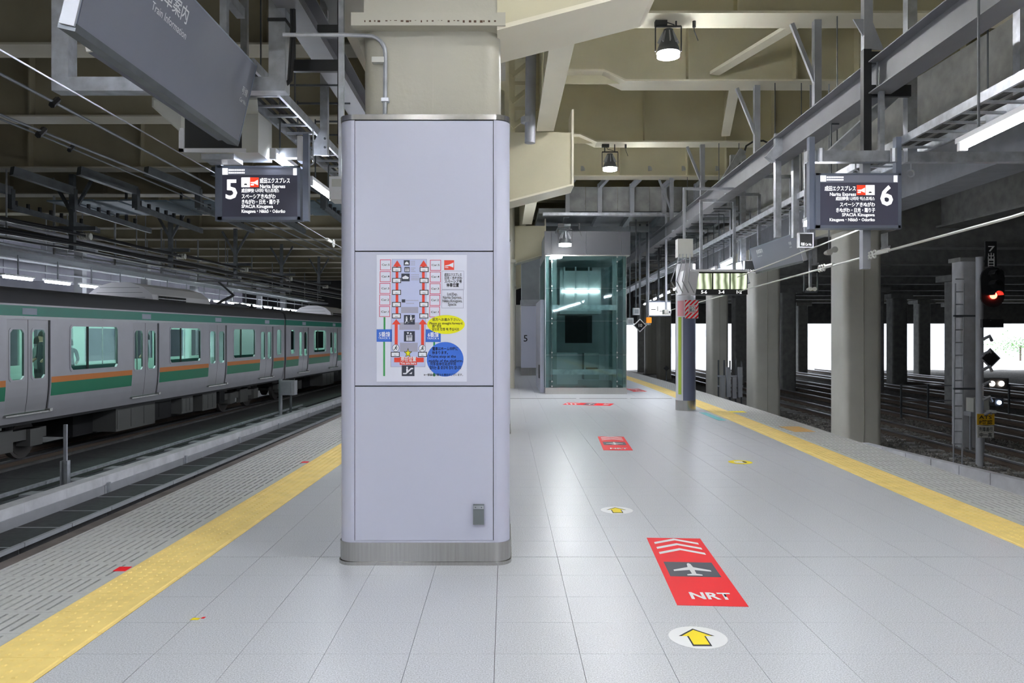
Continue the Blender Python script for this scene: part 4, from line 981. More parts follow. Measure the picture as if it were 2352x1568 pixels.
for i, y in enumerate(yr): tube_light('tube light over the right platform edge, %s along the row' % ORD[i].replace('nearest', 'first'), 'tube lights over the right platform edge', LRX(y), y, 2.95, 1.3, .09)
# --- floodlights under the girders
def flood(label, x, y, z, zt, wall_=False, s=1.0):
    t = thing('floodlight', label, 'light', (x, y, z), 0, 'round floodlights')
    lathe = [(.06, .30), (.075, .22), (.10, .14), (.135, .06), (.15, .0)]
    mb = MB(); n = 16; vv = [(x + r * s * math.cos(2*PI*j/n), y + r * s * math.sin(2*PI*j/n), z + h * s) for r, h in lathe for j in range(n)]
    mb.add(vv, [(i * n + j, i * n + (j + 1) % n, i * n + n + (j + 1) % n, i * n + n + j) for i in range(4) for j in range(n)] + [tuple(range(n))[::-1]]); mb.build('lamp_body', 'dark_steel', t, smooth=True)
    fn = MB()
    for k in range(8): a = 2*PI*k/8; fn.bar((x + .05 * s * math.cos(a), y + .05 * s * math.sin(a), z + .26 * s), (x + .12 * s * math.cos(a), y + .12 * s * math.sin(a), z + .12 * s), .012, .05)
    fn.build('cooling_fin', 'grey_steel', t)
    mb = MB(); mb.add([(x + .142 * s * math.cos(2*PI*j/n), y + .142 * s * math.sin(2*PI*j/n), zz) for zz in (z - .05 * s, z + .004) for j in range(n)], [tuple(range(n))[::-1]] + [(j, (j + 1) % n, n + (j + 1) % n, n + j) for j in range(n)]); mb.build('lens', 'flood', t)
    mb = MB()
    for k in (-1, 1): mb.bar((x + k * .165 * s, y, z + .02), (x + k * .165 * s, y, z + .34 * s), .012, .03)
    mb.bar((x - .165 * s, y, z + .34 * s), (x + .165 * s, y, z + .34 * s), .03, .02)
    for k in (-.11, .10): mb.tube([(x + k, y, z + .34 * s), (x + k, y, zt)], .012, 6)
    mb.build('bracket', 'black_steel', t)
    if wall_: MB().box(x - .14, x + .13, y - .02, 19.6, zt - .02, zt + .03).build('wall_arm', 'dark_steel', t)
    mb = MB().tube([(x - .11, y, zt), (x - .05, y, z + .40 * s), (x + .08, y, z + .36 * s)], .007, 5).box(x - .17, x - .02, y - .04, y + .04, zt - .06, zt + .04).tube([(x + .33, y, zt + .02), (x + .33, y, zt - .12), (x + .38, y, zt - .25)], .006, 5).tube([(x + .33, y, zt + .04), (x + .33, y, zt - .08)], .022, 6)
    mb.split('cable', 'rubber', t)
q = P(1535, 122, 9.95); flood('floodlight with glare hanging from the nearest right girder', q.x, 9.95, q.z, 5.5)
q = P(1401, 386, 16.4); flood('floodlight hanging from the farther girder above the lift', q.x, 16.4, q.z, 5.5)
q = P(1298, 560, 18.2); flood_ = flood('floodlight fixed low in front of the lift header panels', q.x, 18.2, q.z, 4.05, True)
for lab, x, y in (('floodlight over the right of the platform behind the viewer', 2.2, 3.4), ('floodlight over the platform centre behind the viewer', 1.6, -3.2), ('floodlight above the left tracks behind the viewer', -1.1, .4)): flood(lab, x, y, 5.05, 5.5)
# --- hanging goal-post frames on the right
def frame(label, x0, x1, y, z0, z1, w=.07, cross=True, rail_=None):
    t = thing('hanger_frame', label, 'frame', (x0, y, z0), 0, 'galvanised hanger frames')
    for x in (x0, x1): MB().box(x - w/2, x + w/2, y, y + w, z0, z1).build('post', 'galvanised', t)
    if cross: MB().box(x0, x1, y + .005, y + w - .005, z1 - .25, z1 - .16).build('crossbar', 'dark_steel', t)
    return t
for lab, pa, pb, yt, yb, d in (('pair of galvanised posts left of sign 6', 1788, 1829, 305, 545, 11.3), ('pair of galvanised posts farther along the right row', 1684, 1708, 355, 598, 16.0)):
    f_ = frame(lab, P(pa, 0, d).x, P(pb, 0, d).x, d, P(0, yb, d).z, P(0, yt, d).z, .085 if d < 12 else .10)
    q = P(pb - 2, yt - 10, d); q1 = P(pa - 22, yt + 62, d)
    MB().bar(q1, q, .10, .14).build('slanted_duct', 'galvanised', f_)
    MB().tube([P(pb, yt, d), P(pb + 6, yt - 20, d), P(pb + 22, yt - 30, d), P(pb + 45, yt - 32, d), P(pb + 60, yt - 25, d)], .02, 6).build('hose', 'rubber', f_)
    q = P((pa + pb) / 2, yt + 20, d); MB().bar((q.x, d + .05, min(q.z, 4.1)), (3.86 + .028 * (d - 6), d + .05, min(q.z, 4.1)), .08).build('side_arm', 'galvanised', f_)
# tall lit post, brace and crossbeam next to sign 6
d = 8.3
t = thing('hanger_frame', 'tall galvanised post with bright crossbeam right of sign 6', 'frame', P(2098, 345, d), 0, 'galvanised hanger frames')
q0, q1 = P(2085, 345, d), P(2107, 80, d)
MB().box(q0.x, q1.x, d, d + .10, q0.z - .02, 5.5).build('post', 'galvanised', t)
q = P(2352, 358, d); MB().box(q0.x, q.x + 1.2, d + .0, d + .1, P(0, 371, d).z, P(0, 348, d).z).build('crossbeam', 'galvanised', t)
MB().bar(P(1905, 355, d + .15), P(2085, 190, d + .15), .13, .09).build('brace', 'galvanised', t)
q = P(2352, 358, d); MB().box(q.x + 1.1, q.x + 1.2, d, d + .1, P(0, 371, d).z, 5.5).build('post', 'galvanised', t)
x0 = P(2343, 0, 7.0).x; MB().box(x0, x0 + .11, 7.0, 7.1, P(0, 238, 7.0).z, 5.5).build('outer_post', 'galvanised', t)
# black steel support with two arms behind it, ending below sign 6
d = 8.16
t = thing('black_support', 'black slotted support post carrying the post under sign 6', 'post', P(1990, 617, d))
q0, q1 = P(1984, 617, d), P(2002, 112, d)
MB().box(q0.x, q1.x, d, d + .08, P(0, 350, d).z, P(0, 112, d).z).build('upper_post', 'black_steel', t)
MB().box(q0.x - .01, q1.x - .01, d, d + .08, q0.z, P(0, 350, d).z).build('lower_post', 'grey_steel', t)
for y_ in (128, 205): q = P(2002, y_, d); MB().box(q.x, q.x + .42, d + .01, d + .06, q.z - .07, q.z + .05).build('arm', 'black_steel', t)
mb = MB()
for px in (2014, 2026): rod(mb, P(px, 0, d).x, d - .01, P(0, 205, d).z, P(0, 130, d).z, .012)
mb.split('tie_rod', 'grey_steel', t)
MB().prism([(P(px, 0, d).x, P(0, py, d).z) for px, py in ((1962, 42), (2004, 42), (2032, 112), (2003, 112))], d + .02, d + .04, 'y').build('gusset', 'grey_steel', t)
MB().box(P(1985, 0, d).x, P(2005, 0, d).x, d, d + .08, P(0, 112, d).z, 5.5).build('drop_post', 'grey_steel', t)
# black slotted support between pillar and left sign
d = 6.4
t = thing('black_support', 'black slotted support post beside the pillar top left', 'post', P(782, 300, d))
q0, q1 = P(775, 560, d), P(788, 60, d); MB().box(q0.x, q1.x, d, d + .05, P(0, 330, d).z, 5.5).build('post', 'black_steel', t)
for y_, xl in ((150, 672), (70, 728)): q, q2_ = P(xl, y_, d), P(780, y_, d); MB().box(q.x, q2_.x, d + .005, d + .05, q.z - .045, q.z + .05).build('arm', 'black_steel', t)
d = 8.0
t = thing('hanger_frame', 'grey hanger post with bolted plate left of the pillar', 'frame', P(745, 355, d), 0, 'galvanised hanger frames')
MB().box(P(735, 0, d).x, P(752, 0, d).x, d, d + .08, P(0, 355, d).z, 5.5).build('post', 'galvanised', t); a_, b_ = P(718, 357, d), P(752, 298, d)
MB().prism([(b_.x, a_.z), (b_.x, b_.z), (b_.x - .07, b_.z), (a_.x, a_.z + .1), (a_.x, a_.z)], d - .012, d, 'y').build('bolted_plate', 'galvanised', t)
mb = MB()
for z_ in (.08, .17): q = P(747, 0, d); mb.tube([(q.x, d - .012, a_.z + z_), (q.x, d - .025, a_.z + z_)], .012, 6)
mb.split('bolt', 'dark_steel', t)
# speaker box partly behind the pillar
d = 6.0; a_, b_ = P(756, 458, d), P(800, 405, d)
t = thing('wall_speaker', 'small white speaker box peeking out left of the pillar', 'speaker', (a_.x, d, a_.z))
MB().box(a_.x, b_.x, d, d + .2, a_.z, b_.z).build('box', 'white_paint', t); MB().box(a_.x + .02, b_.x - .02, d - .004, d, a_.z + .1, b_.z - .02).build('front', 'ivory', t); MB().bar(((a_.x + b_.x) / 2, d + .1, b_.z), ((a_.x + b_.x) / 2, d + .1, 5.5), .04).build('hanger', 'galvanised', t)
# --- ropes and wires
def line(name, label, cat, pts, r, m, parts=None): 
    t = thing(name, label, cat, pts[0]); MB().tube(pts, r, 6).build('strand', m, t); return t
rp = line('safety_rope', 'thin pale rope stretched from upper left behind sign 5', 'rope', [(-2.85, 2.5, 3.10), (-2.86, 4.4, 3.11), (-2.92, 8.0, 3.12), (-2.98, 13.8, 3.08), (-3.0, 25, 3.05)], .006, 'grey_steel')
mb = MB(); q = P(763, 562, 13.9); eye(mb, (-2.98, 13.5, 3.08), .06, .014, 'x'); mb.tube([(-2.98, 13.0, 3.09), (-2.98, 13.3, 3.085)], .03, 6); mb.build('turnbuckle', 'ivory', rp)
for lab, pts, r in (('upper dark overhead wire crossing the left girders', [(-4.9, 2, 4.05), (-4.95, 8, 4.05), (-5.0, 16, 4.0), (-5.2, 40, 4.0)], .016), ('lower dark overhead wire crossing the left girders', [(-5.2, 2, 3.75), (-5.1, 8, 3.72), (-5.0, 16, 3.85), (-5.1, 40, 3.85)], .014), ('thin dark wire at far left under the girders', [(-7.5, 4, 4.6), (-7.0, 12, 4.5), (-6.6, 30, 4.4)], .014)):
    w_ = line('overhead_wire', lab, 'wire', pts, r, 'dark_steel')
    MB().tube([Vector(pts[1]) + Vector((-.0, .5, -.05)), Vector(pts[1]) + Vector((0, .62, .05))], .035, 6).build('clip', 'black_steel', w_)
def RX(y): return 3.62 + .085 * (y - 6)
rp = line('safety_rope', 'thin pale rope slanting across the right tracks below sign 6', 'rope', [(RX(4.5) - .2, 4.0, 2.32)] + [(RX(y), y, 2.33 - .0018 * (y - 5) ** 1.2) for y in (5.5, 8.6, 12, 16, 21, 28)], .012, 'ivory')
mb = MB()
for y in (8.0, 9.6): 
    for k in (0, .09, .18): eye(mb, (RX(y + k), y + k, 2.325), .035, .011, 'x')
    mb.tube([(RX(y - .35), y - .35, 2.33), (RX(y - .1), y - .1, 2.33)], .024, 6)
mb.split('turnbuckle_link', 'ivory', rp)
rp = line('safety_rope', 'second thin rope rising behind sign 6', 'rope', [(4.25, 8.9, 2.78), (4.3, 12, 2.66), (4.45, 20, 2.4)], .010, 'ivory')
# overhead contact line above the silver train
def cl_x(y): return -11.05 + .0615 * (y - 16)
t = thing('contact_line', 'dark bundle of conductor bars and cables above the train roof', 'overhead line', (-11, 8, 3.7))
for dx, dz, r in ((0, 4.05, .05), (.35, 3.95, .03), (-.3, 3.86, .06), (.1, 3.74, .045), (.0, 3.62, .025)):
    mb = MB().tube([(cl_x(y) + dx, y, dz + .02 * math.sin(y)) for y in range(8, 50, 3)], r, 6); mb.build('conductor', 'black_steel', t)
for y in (14.5, 19.5, 24.5, 29.5, 34.5, 40):
    mb = MB().bar((cl_x(y), y, 3.6), (cl_x(y), y, 5.5), .12).bar((cl_x(y) - .6, y, 4.15), (cl_x(y) + .6, y, 4.15), .10).bar((cl_x(y) - .5, y, 5.4), (cl_x(y), y, 4.5), .07).bar((cl_x(y) + .5, y, 5.4), (cl_x(y), y, 4.5), .07); mb.build('support', 'dark_steel', t)
    mb = MB(); 
    for k in range(5): mb.tube([(cl_x(y) + .2 + k * .06, y, 3.95), (cl_x(y) + .225 + k * .06, y, 3.95)], .09, 8)
    mb.split('insulator', 'ivory', t)
for k, (x, z, r, m_) in enumerate(((-14.6, 4.1, .035, 'grey_steel'), (-14.4, 3.9, .03, 'ivory'), (-14.9, 3.75, .05, 'grey_paint'), (-12.6, 4.25, .05, 'grey_paint'), (-12.3, 3.85, .025, 'ivory'), (-15.6, 3.55, .03, 'grey_steel'))):
    t = line('pipe_run', '%s of the long thin pipes between train and far canopy' % (['topmost', 'pale upper', 'thick grey lower', 'thick grey near', 'pale near', 'lowest'][k]), 'pipe', [(x, 9, z), (x + .3, 25, z), (x + 1.6, 55, z)], r, m_)
    mb = MB()
    for y in (14.5, 18.9, 25.9, 32.9): mb.bar((x + .02 * (y - 9), y, z), (x + .02 * (y - 9), y, 5.5), .03)
    mb.split('hanger', 'grey_steel', t)
# suspended deck with brackets under the left girders
t = thing('suspended_deck', 'blue grey corrugated deck hung under the left girders', 'deck', (-7, 19.6, 4.7))
for i in range(14): MB().box(-11.6 + i * .62, -11.6 + i * .62 + .56, 19.7, 22.0, 4.86 + .02 * (i % 2), 4.9 + .02 * (i % 2)).build('deck_sheet', 'deck_blue', t)
for i in range(7):
    x = -12.4 + i * 1.55
    MB().bar((x - .55, 18.0, 5.28), (x + .15, 19.3, 5.05), .16, .2).bar((x + .15, 19.3, 5.1), (x + .15, 19.3, 4.62), .14).bar((x + .15, 19.3, 4.66), (x + .15, 23.5, 4.62), .07, .14).bar((x + .15, 22, 4.7), (x + .15, 22, 5.5), .06).build('bracket_arm', 'dark_steel', t)
    mb = MB()
    for k in range(7): mb.tube([(x + .15, 19.5 + k * .5, 4.70), (x + .15, 19.5 + k * .5, 4.84)], .05, 6)
    mb.split('insulator', 'black_steel', t)
# drain pipe and lattice behind the haunch
t = thing('drain_pipe', 'dark grey drain pipe dropping behind the cream column head', 'pipe', P(1210, 310, 11.0)); q = P(1214, 0, 11.0)
MB().tube([(q.x + .02, 11.0, 4.2), (q.x + .05, 11.0, 7.0)], .075, 10).build('pipe', 'grey_steel', t, smooth=True); q = P(1209, 276, 11.0); MB().tube([(q.x + .01, 11, q.z - .04), (q.x + .01, 11, q.z + .04)], .09, 10).build('collar', 'grey_steel', t)
t = thing('lattice_brace', 'cream lattice bracing seen past the pillar top right', 'brace', P(1190, 310, 13.2))
for px in (1176, 1232): q = P(px, 300, 13.2); MB().box(q.x - .05, q.x + .05, 13.2, 13.3, 4.3, 6.4).build('upright', 'cream_beam', t)
for y_ in (150, 210, 268): a_, b_ = P(1176, y_ + 25, 13.2), P(1232, y_ - 20, 13.2); MB().bar(a_, b_, .07).bar((a_.x, 13.25, b_.z), (b_.x, 13.25, b_.z), .06).build('diagonal', 'cream_beam', t)
# ================================================================== LIFT
LY, LX0, LX1, LD = 19.6, 1.0, 3.05, 3.4
t = thing('glass_lift', 'glass lift shaft with steel base and grey header', 'lift', (2.0, 21, 0))
zr = [.165, P(0, 815, LY).z, P(0, 737, LY).z, P(0, 662, LY).z, P(0, 588, LY).z]; ZH = zr[-1]
MB().box(LX0, LX1, LY, LY + LD, 0, .16).build('base', 'stainless', t)
for a, b in zip(zr, zr[1:]):
    MB().box(LX0 + .02, LX1 - .02, LY + .012, LY + .024, a + .006, b - .006).build('front_pane', 'lift_glass', t)
    for x in (LX0 + .012, LX1 - .024): MB().box(x, x + .012, LY + .03, LY + LD, a + .006, b - .006).build('side_pane', 'lift_glass', t)
for x in (LX0, LX1 - .09): MB().box(x, x + .09, LY + .03, LY + .12, .16, ZH).build('corner_post', 'stainless' if x > 2 else 'grey_paint', t)
for x in (LX0, LX1 - .12): MB().box(x, x + .12, LY + LD - .12, LY + LD, .16, ZH).build('rear_post', 'grey_paint', t)
for x in (LX0 + .19, LX1 - .31): MB().box(x, x + .12, LY + .28, LY + .40, .16, ZH + .4).build('guide_column', 'deck_grey', t)
for y_ in (706, 854): q = P(0, y_, LY + .25); MB().box(LX0 + .15, LX1 - .2, LY + .22, LY + .34, q.z - .065, q.z + .065).build('cross_beam', 'galvanised', t)
for x in (LX0 + .17, LX1 - .24):
    MB().tube([(x, LY + .06, .2), (x, LY + .06, ZH)], .012, 6).build('tension_rod', 'stainless', t)
    for zz in zr[1:-1] + [.26, ZH - .08]:
        for o_ in (-.06, .06): MB().tube([(x, LY + .004, zz + o_), (x, LY + .05, zz + o_)], .022, 8).build('glass_bolt', 'stainless', t)
hd = MB().box(LX0 + .02, LX1 + .06, LY - .02, LY + LD, ZH, ZH + .62).build('header', 'deck_grey', t)
for x0, x1 in ((LX0 - .02, LX0 + .14), (LX0 + .15, LX0 + 1.02), (LX0 + 1.03, LX0 + 1.9), (LX0 + 1.91, LX1 + .08)): MB().box(x0, x1, LY - .04, LY - .02, ZH + .03, ZH + .62).build('header_panel', 'header_grey', t)
MB().box(LX0, LX1 + .07, LY - .05, LY - .02, ZH, ZH + .025).build('header_trim', 'stainless', t)
# car and machinery inside
MB().box(LX0 + .45, LX1 - .5, LY + 1.2, LY + 2.8, 2.05, 2.12).build('car_floor', 'deck_grey', t)
mb = MB().box(LX0 + .45, LX1 - .5, LY + 1.2, LY + 1.25, 2.12, 3.2)
for x in (1.55, 1.85, 2.2): mb.box(x, x + .04, LY + 1.15, LY + 1.2, 2.12, 3.3)
mb.build('car_wall', 'grey_paint', t); MB().box(1.5, 2.5, LY + 1.12, LY + 1.17, 2.62, 2.68).build('car_lamp', 'car_light', t)
MB().box(1.3, 1.95, LY + 1.4, LY + 2.0, .16, 1.0).build('control_case', 'grey_paint', t); MB().box(2.1, 2.5, LY + 1.2, LY + 1.7, .3, 1.0).build('machine_case', 'deck_grey', t); MB().box(2.14, 2.46, LY + 1.18, LY + 1.2, .45, .62).build('machine_vent', 'rubber', t)
MB().box(LX0 + .12, LX1 - .12, LY + LD - .1, LY + LD - .05, .16, 1.25).box(LX0 + .12, LX0 + .75, LY + LD - .1, LY + LD - .05, 1.25, ZH).box(LX1 - .5, LX1 - .12, LY + LD - .1, LY + LD - .05, 1.25, ZH).build('pale_backing', 'grey_paint', t)  # pale backing added behind the glass to make the shaft brighter
MB().box(LX0 + .02, LX1 - .02, LY + LD - .03, LY + LD - .02, .16, ZH).build('rear_pane', 'lift_glass', t)
MB().box(LX0 - .10, LX0, LY + .5, LY + LD, 0, 2.4).build('side_cladding', 'panel', t); MB().box(LX0 - .12, LX0 - .1, LY + .9, LY + 1.1, .35, .7).build('call_panel', 'black_steel', t)
# numbered pillar and stair enclosure behind it
t = thing('numbered_pillar', 'grey clad pillar carrying black number 5 left of lift', 'pillar', (.95, 28.9, 0))
x0 = P(1197, 0, 28.6).x; MB().box(x0, 1.75, 28.6, 29.8, .28, 2.55).build('cladding', 'panel', t); MB().box(x0 - .01, 1.76, 28.59, 29.8, 0, .28).build('base', 'stainless', t)
MB().box(x0 - .01, 1.76, 28.62, 29.8, 2.56, 2.78).build('collar', 'grey_steel', t); MB().box(x0 + .02, 1.75, 28.7, 29.8, 2.78, 4.6).build('upper_shaft', 'deck_grey', t)
MB().box(x0 - .2, x0, 28.9, 29.8, .3, 2.6).build('side_cladding', 'stainless', t)
text('numeral', '5', .34, 'print_black', t, (P(1202, 0, 28.6).x, 28.597, P(0, 784, 28.6).z), bold=.012)
t = thing('stair_enclosure', 'low grey wall of the stairs far behind the pillar', 'wall', (.1, 36, 0)); MB().box(-.8, .6, 36, 36.2, 0, 1.1).build('wall_slab', 'deck_grey', t); MB().box(-.1, .25, 35.9, 36, .6, 1.9).build('blue_panel', 'print_blue', t); MB().box(-.6, .5, 35.85, 36, .3, .42).build('lime_band', 'lime', t)
# low service ceiling with hung panels beyond the last bright girder
t = thing('service_ceiling', 'grey hung panel band and ribbed soffit above the lift', 'ceiling unit', (3.2, 21, 4.4))
for i in range(9):
    x = 1.72 + i * .43
    MB().box(x, x + .42, 20.9, 20.93, 4.80 - .0, 5.46).build('hung_panel', 'concrete', t)
for i in range(6):
    x = 1.6 + i * .86; MB().box(x, x + .11, 20.75, 20.88, 4.72, 5.52).build('hanger_post', 'grey_paint', t)
    MB().bar((x + .05, 20.8, 5.45), (x + .38, 19.9, 5.75), .09, .12).build('strut', 'grey_paint', t)
for i in range(6):
    x = 1.65 + i * .86; MB().bar((x, 20.95, 4.72), (x + .3, 29, 4.55), .12, .16).build('soffit_beam', 'deck_grey', t)
MB().box(1.0, 6.2, 20.7, 20.95, 4.66, 4.74).build('edge_channel', 'galvanised', t)
MB().box(.9, 6.2, 21, 40, 4.76, 4.9).build('soffit_sheet', 'deck_grey', t)
for i in range(5): MB().box(1.0, 6.1, 22.6 + i * 2.2, 22.9 + i * 2.2, 4.5, 4.64).build('soffit_duct', 'deck_grey', t)
# hanging cream junction box with cables
d = 13.5; a_, b_ = P(1557, 590, d), P(1592, 548, d)
t = thing('junction_box', 'cream junction box with loose cables above the round pillar', 'box', (a_.x, d, a_.z))
MB().box(a_.x, b_.x, d, d + .2, a_.z, b_.z).build('box', 'ivory', t); MB().bar(((a_.x + b_.x) / 2, d + .1, b_.z), ((a_.x + b_.x) / 2, d + .1, 4.06), .04).bar(((a_.x + b_.x) / 2, d + .1, 4.04), (4.08, d + .1, 4.04), .04).build('hanger', 'grey_steel', t)
mb = MB()
for k in range(4): mb.tube([(a_.x + .03 + .06 * k, d, a_.z + .05), (a_.x - .05 + .08 * k, d - .05, a_.z - .2), (a_.x - .12 + .1 * k, d, a_.z - .42), (a_.x + .05 + .1 * k, d + .3, a_.z - .6)], .010, 5)
mb.build('cable', 'grey_steel', t)
# ------------------------------------------------------------------ round pillar with warning sign
d = 15.3; r = .19; q = P(1580, 0, d); X = q.x; Yc = d + .2
t = thing('round_pillar', 'round white and slate pillar with lime strip by the yellow line', 'pillar', (X, Yc, 0))
MB().tube([(X, Yc, .0), (X, Yc, .2)], r + .008, 24).build('base', 'stainless', t, smooth=True)
MB().tube([(X, Yc, .2), (X, Yc, 2.9)], r, 24).build('shaft', 'pole_white', t, smooth=True)
def arcplate(a0, a1, z0, z1, rr, n=8, th=.006):
    mb = MB(); vv = []
    for z in (z0, z1):
        for R_ in (rr, rr + th):
            for i in range(n + 1): a = math.radians(a0 + (a1 - a0) * i / n); vv.append((X + R_ * math.cos(a), Yc + R_ * math.sin(a), z))
    m = n + 1; ff = [(0, m, 3*m, 2*m), (m-1, 3*m-1, 4*m-1, 2*m-1)]
    for i in range(n): ff += [(i, 2*m+i, 2*m+i+1, i+1), (m+i, m+i+1, 3*m+i+1, 3*m+i), (2*m+i, 3*m+i, 3*m+i+1, 2*m+i+1), (i, i+1, m+i+1, m+i)]
    return mb.add(vv, ff)
arcplate(243, 352, .2, P(0, 728, d).z, r).build('slate_cover', 'pole_blue', t, smooth=True)
arcplate(212, 232, .32, P(0, 728, d).z, r).build('lime_strip', 'lime', t, smooth=True)
arcplate(205, 248, P(0, 728, d).z + .02, P(0, 690, d).z, r).build('notice', 'pale_red', t)
# hatched warning sheet
z0, z1 = P(0, 731, d).z, P(0, 689, d).z; xa, xb = P(1573, 0, d).x, P(1604, 0, d).x; Ys = d - .005
ws = thing('warning_sheet', 'red and white striped warning sheet on the round pillar', 'sign', (xa, Ys, z0))
MB().box(xa, xb, Ys, Ys + .006, z0, z1).build('sheet', 'white_vinyl', ws)
st = MB(); w_, h_ = xb - xa, z1 - z0; k = -h_
while k < w_:
    pts = []; wd = .045
    def clip(p): return (xa + min(max(p[0], 0), w_), Ys - .001, z0 + min(max(p[1], 0), h_))
    for n_ in range(9):
        s0 = h_ * n_ / 9; s1 = h_ * (n_ + 1) / 9
        st.add([clip((k + s0, s0)), clip((k + wd + s0, s0)), clip((k + wd + s1, s1)), clip((k + s1, s1))], [(0, 1, 2, 3)])
    k += .09
st.build('stripe', 'red_vinyl', ws, fix=False)['kind'] = 'stuff'
MB().box(xa + w_ * .25, xa + w_ * .8, Ys - .003, Ys - .0015, z0 + h_ * .3, z0 + h_ * .72).build('label_field', 'white_vinyl', ws)
f_ = MB(); bx0, bx1, bz0, bz1 = xa + w_ * .28, xa + w_ * .77, z0 + h_ * .33, z0 + h_ * .69
for a in (0, 1): f_.box(bx0, bx1, Ys - .0045, Ys - .003, (bz0, bz1 - .008)[a], (bz0 + .008, bz1)[a]).box((bx0, bx1 - .008)[a], (bx0 + .008, bx1)[a], Ys - .0045, Ys - .003, bz0, bz1)
f_.split('label_border', 'red_vinyl', ws)
text('lettering', '立入', .055, 'print_black', ws, (bx0 + .014, Ys - .005, bz0 + .07), width=bx1 - bx0 - .028, bold=.02); text('lettering', '禁止', .055, 'print_black', ws, (bx0 + .014, Ys - .005, bz0 + .017), width=bx1 - bx0 - .028, bold=.02)
# ------------------------------------------------------------------ CCTV monitor bank
d = 14.6
t = thing('monitor_bank', 'bank of three platform monitors hung above the round pillar', 'monitor', P(1650, 678, d))
xa, xb, z0, z1 = P(1598, 0, d).x, P(1718, 0, d).x, P(0, 676, d).z, P(0, 630, d).z
MB().box(xa - .05, xb, d + .02, d + .35, z0, z1 + .05).build('case', 'black_steel', t)
MB().hexa([(xa - .28, d - .05, z0), (xa - .02, d - .05, z0 - .01), (xa - .02, d + .35, z0), (xa - .28, d + .35, z0), (xa - .2, d - .02, z1 + .08), (xa + .06, d - .02, z1 + .06), (xa + .06, d + .35, z1 + .06), (xa - .2, d + .35, z1 + .08)]).build('side_case', 'white_paint', t)
MB().box(xa - .1, xb, d - .05, d + .3, z1 + .05, z1 + .09).build('top_rail', 'white_paint', t)
for i, s_ in enumerate(('5-6', '3-4', '1-2')):
    a_ = xa + (xb - xa) * i / 3 + .01; b_ = a_ + (xb - xa) / 3 - .03
    s = MB().box(a_, b_, d + .005, d + .02, z0 + .10, z1 + .02).build('screen', 'screen_view', t)
    text('lettering', s_, .085, 'white_lit', t, ((a_ + b_) / 2, d + .012, z0 + .018), align='CENTER', bold=.02)
mb = MB()
for x in (xa + .15, xb - .2): mb.bar((x, d + .2, z1 + .09), (x, d + .2, 4.06), .05).bar((x, d + .2, 4.04), (4.1, d + .2, 4.04), .05)
mb.split('hanger', 'galvanised', t)
# ------------------------------------------------------------------ boards and small displays on the right
t, top = info_board('dark information board hanging right of sign 6 posts', 12.2, 14.5, 4.66, 2.645, .45, .12, -1, True, False)
mb = MB()
for y in (12.6, 14.2): mb.bar((4.62, y, top.z - .1), (4.62, y, 4.05), .05).bar((4.62, y, 4.05), (4.0, y, 4.05), .05)
mb.split('hanger', 'galvanised', t)
t, top = info_board('farther dark information board just above the platform monitors', 17.2, 19.6, 5.32, 2.63, .48, .12, -1, True, False)
mb = MB()
for y in (17.6, 19.2): mb.bar((5.28, y, top.z - .1), (5.28, y, 4.05), .05).bar((5.28, y, 4.05), (4.1, y, 4.05), .05)
mb.split('hanger', 'galvanised', t)
def small_display(label, px0, py0, px1, py1, d):
    a_, b_ = P(px0, py1, d), P(px1, py0, d)
    t = thing('small_display', label, 'display', (a_.x, d, a_.z), 0, 'small edge displays')
    MB().box(a_.x, b_.x, d, d + .06, a_.z, b_.z).build('case', 'white_paint', t); w_ = .018
    MB().box(a_.x + w_, b_.x - w_, d - .004, d, a_.z + w_, b_.z - w_).build('screen', 'rubber', t)
    text('lettering', '号車 Car No.', .05, 'white_lit', t, (a_.x + .03, d - .006, a_.z + .03), width=b_.x - a_.x - .06, bold=.01)
    MB().bar(((a_.x + b_.x) / 2, d + .03, b_.z), ((a_.x + b_.x) / 2, d + .03, 4.06), .03).bar(((a_.x + b_.x) / 2, d + .03, 4.04), (3.86 + .028 * (d - 6), d + .03, 4.04), .03).build('hanger', 'galvanised', t)
small_display('small dark display under the tube light left of sign 6', 1834, 534, 1869, 569, 10.6)
small_display('smaller dark display beside the farther information board', 1709, 597, 1739, 626, 16.2)
# hanging speaker frame in front of the columns
d = 12.5
t = thing('speaker_frame', 'thin hanging frame with two small speakers before the columns', 'speaker', P(1862, 670, d))
q = P(1862, 0, d); MB().box(q.x - .02, q.x + .02, d, d + .03, P(0, 660, d).z, P(0, 572, d).z).build('drop_bar', 'galvanised', t)
a_, b_ = P(1846, 672, d), P(1880, 624, d)
MB().box(a_.x, b_.x, d, d + .02, a_.z, a_.z + .02).box(a_.x, b_.x, d, d + .02, b_.z - .02, b_.z).box(a_.x, a_.x + .02, d, d + .02, a_.z, b_.z).box(b_.x - .02, b_.x, d, d + .02, a_.z, b_.z).build('frame', 'dark_steel', t)
for px in (1858, 1868): q = P(px, 664, d); MB().tube([(q.x, d - .06, q.z), (q.x, d + .06, q.z)], [.035, .02], 10).build('horn', 'ivory', t)
MB().bar((P(1862, 0, d).x, d, P(0, 572, d).z), (P(1862, 0, d).x, d, 5.5), .025).build('drop_rod', 'grey_steel', t)
d = 12.4
t = thing('horn_pair', 'pair of pale round cameras hanging below the ropes right', 'camera', P(1905, 585, d))
for px, py in ((1901, 580), (1913, 574)): q = P(px, py, d); MB().tube([(q.x, d - .08, q.z), (q.x, d + .08, q.z)], [.05, .03], 12).build('horn', 'ivory', t)
MB().bar((P(1907, 0, d).x, d + .05, P(0, 577, d).z), (P(1907, 0, d).x, d + .05, 5.5), .02).build('drop_rod', 'grey_steel', t)
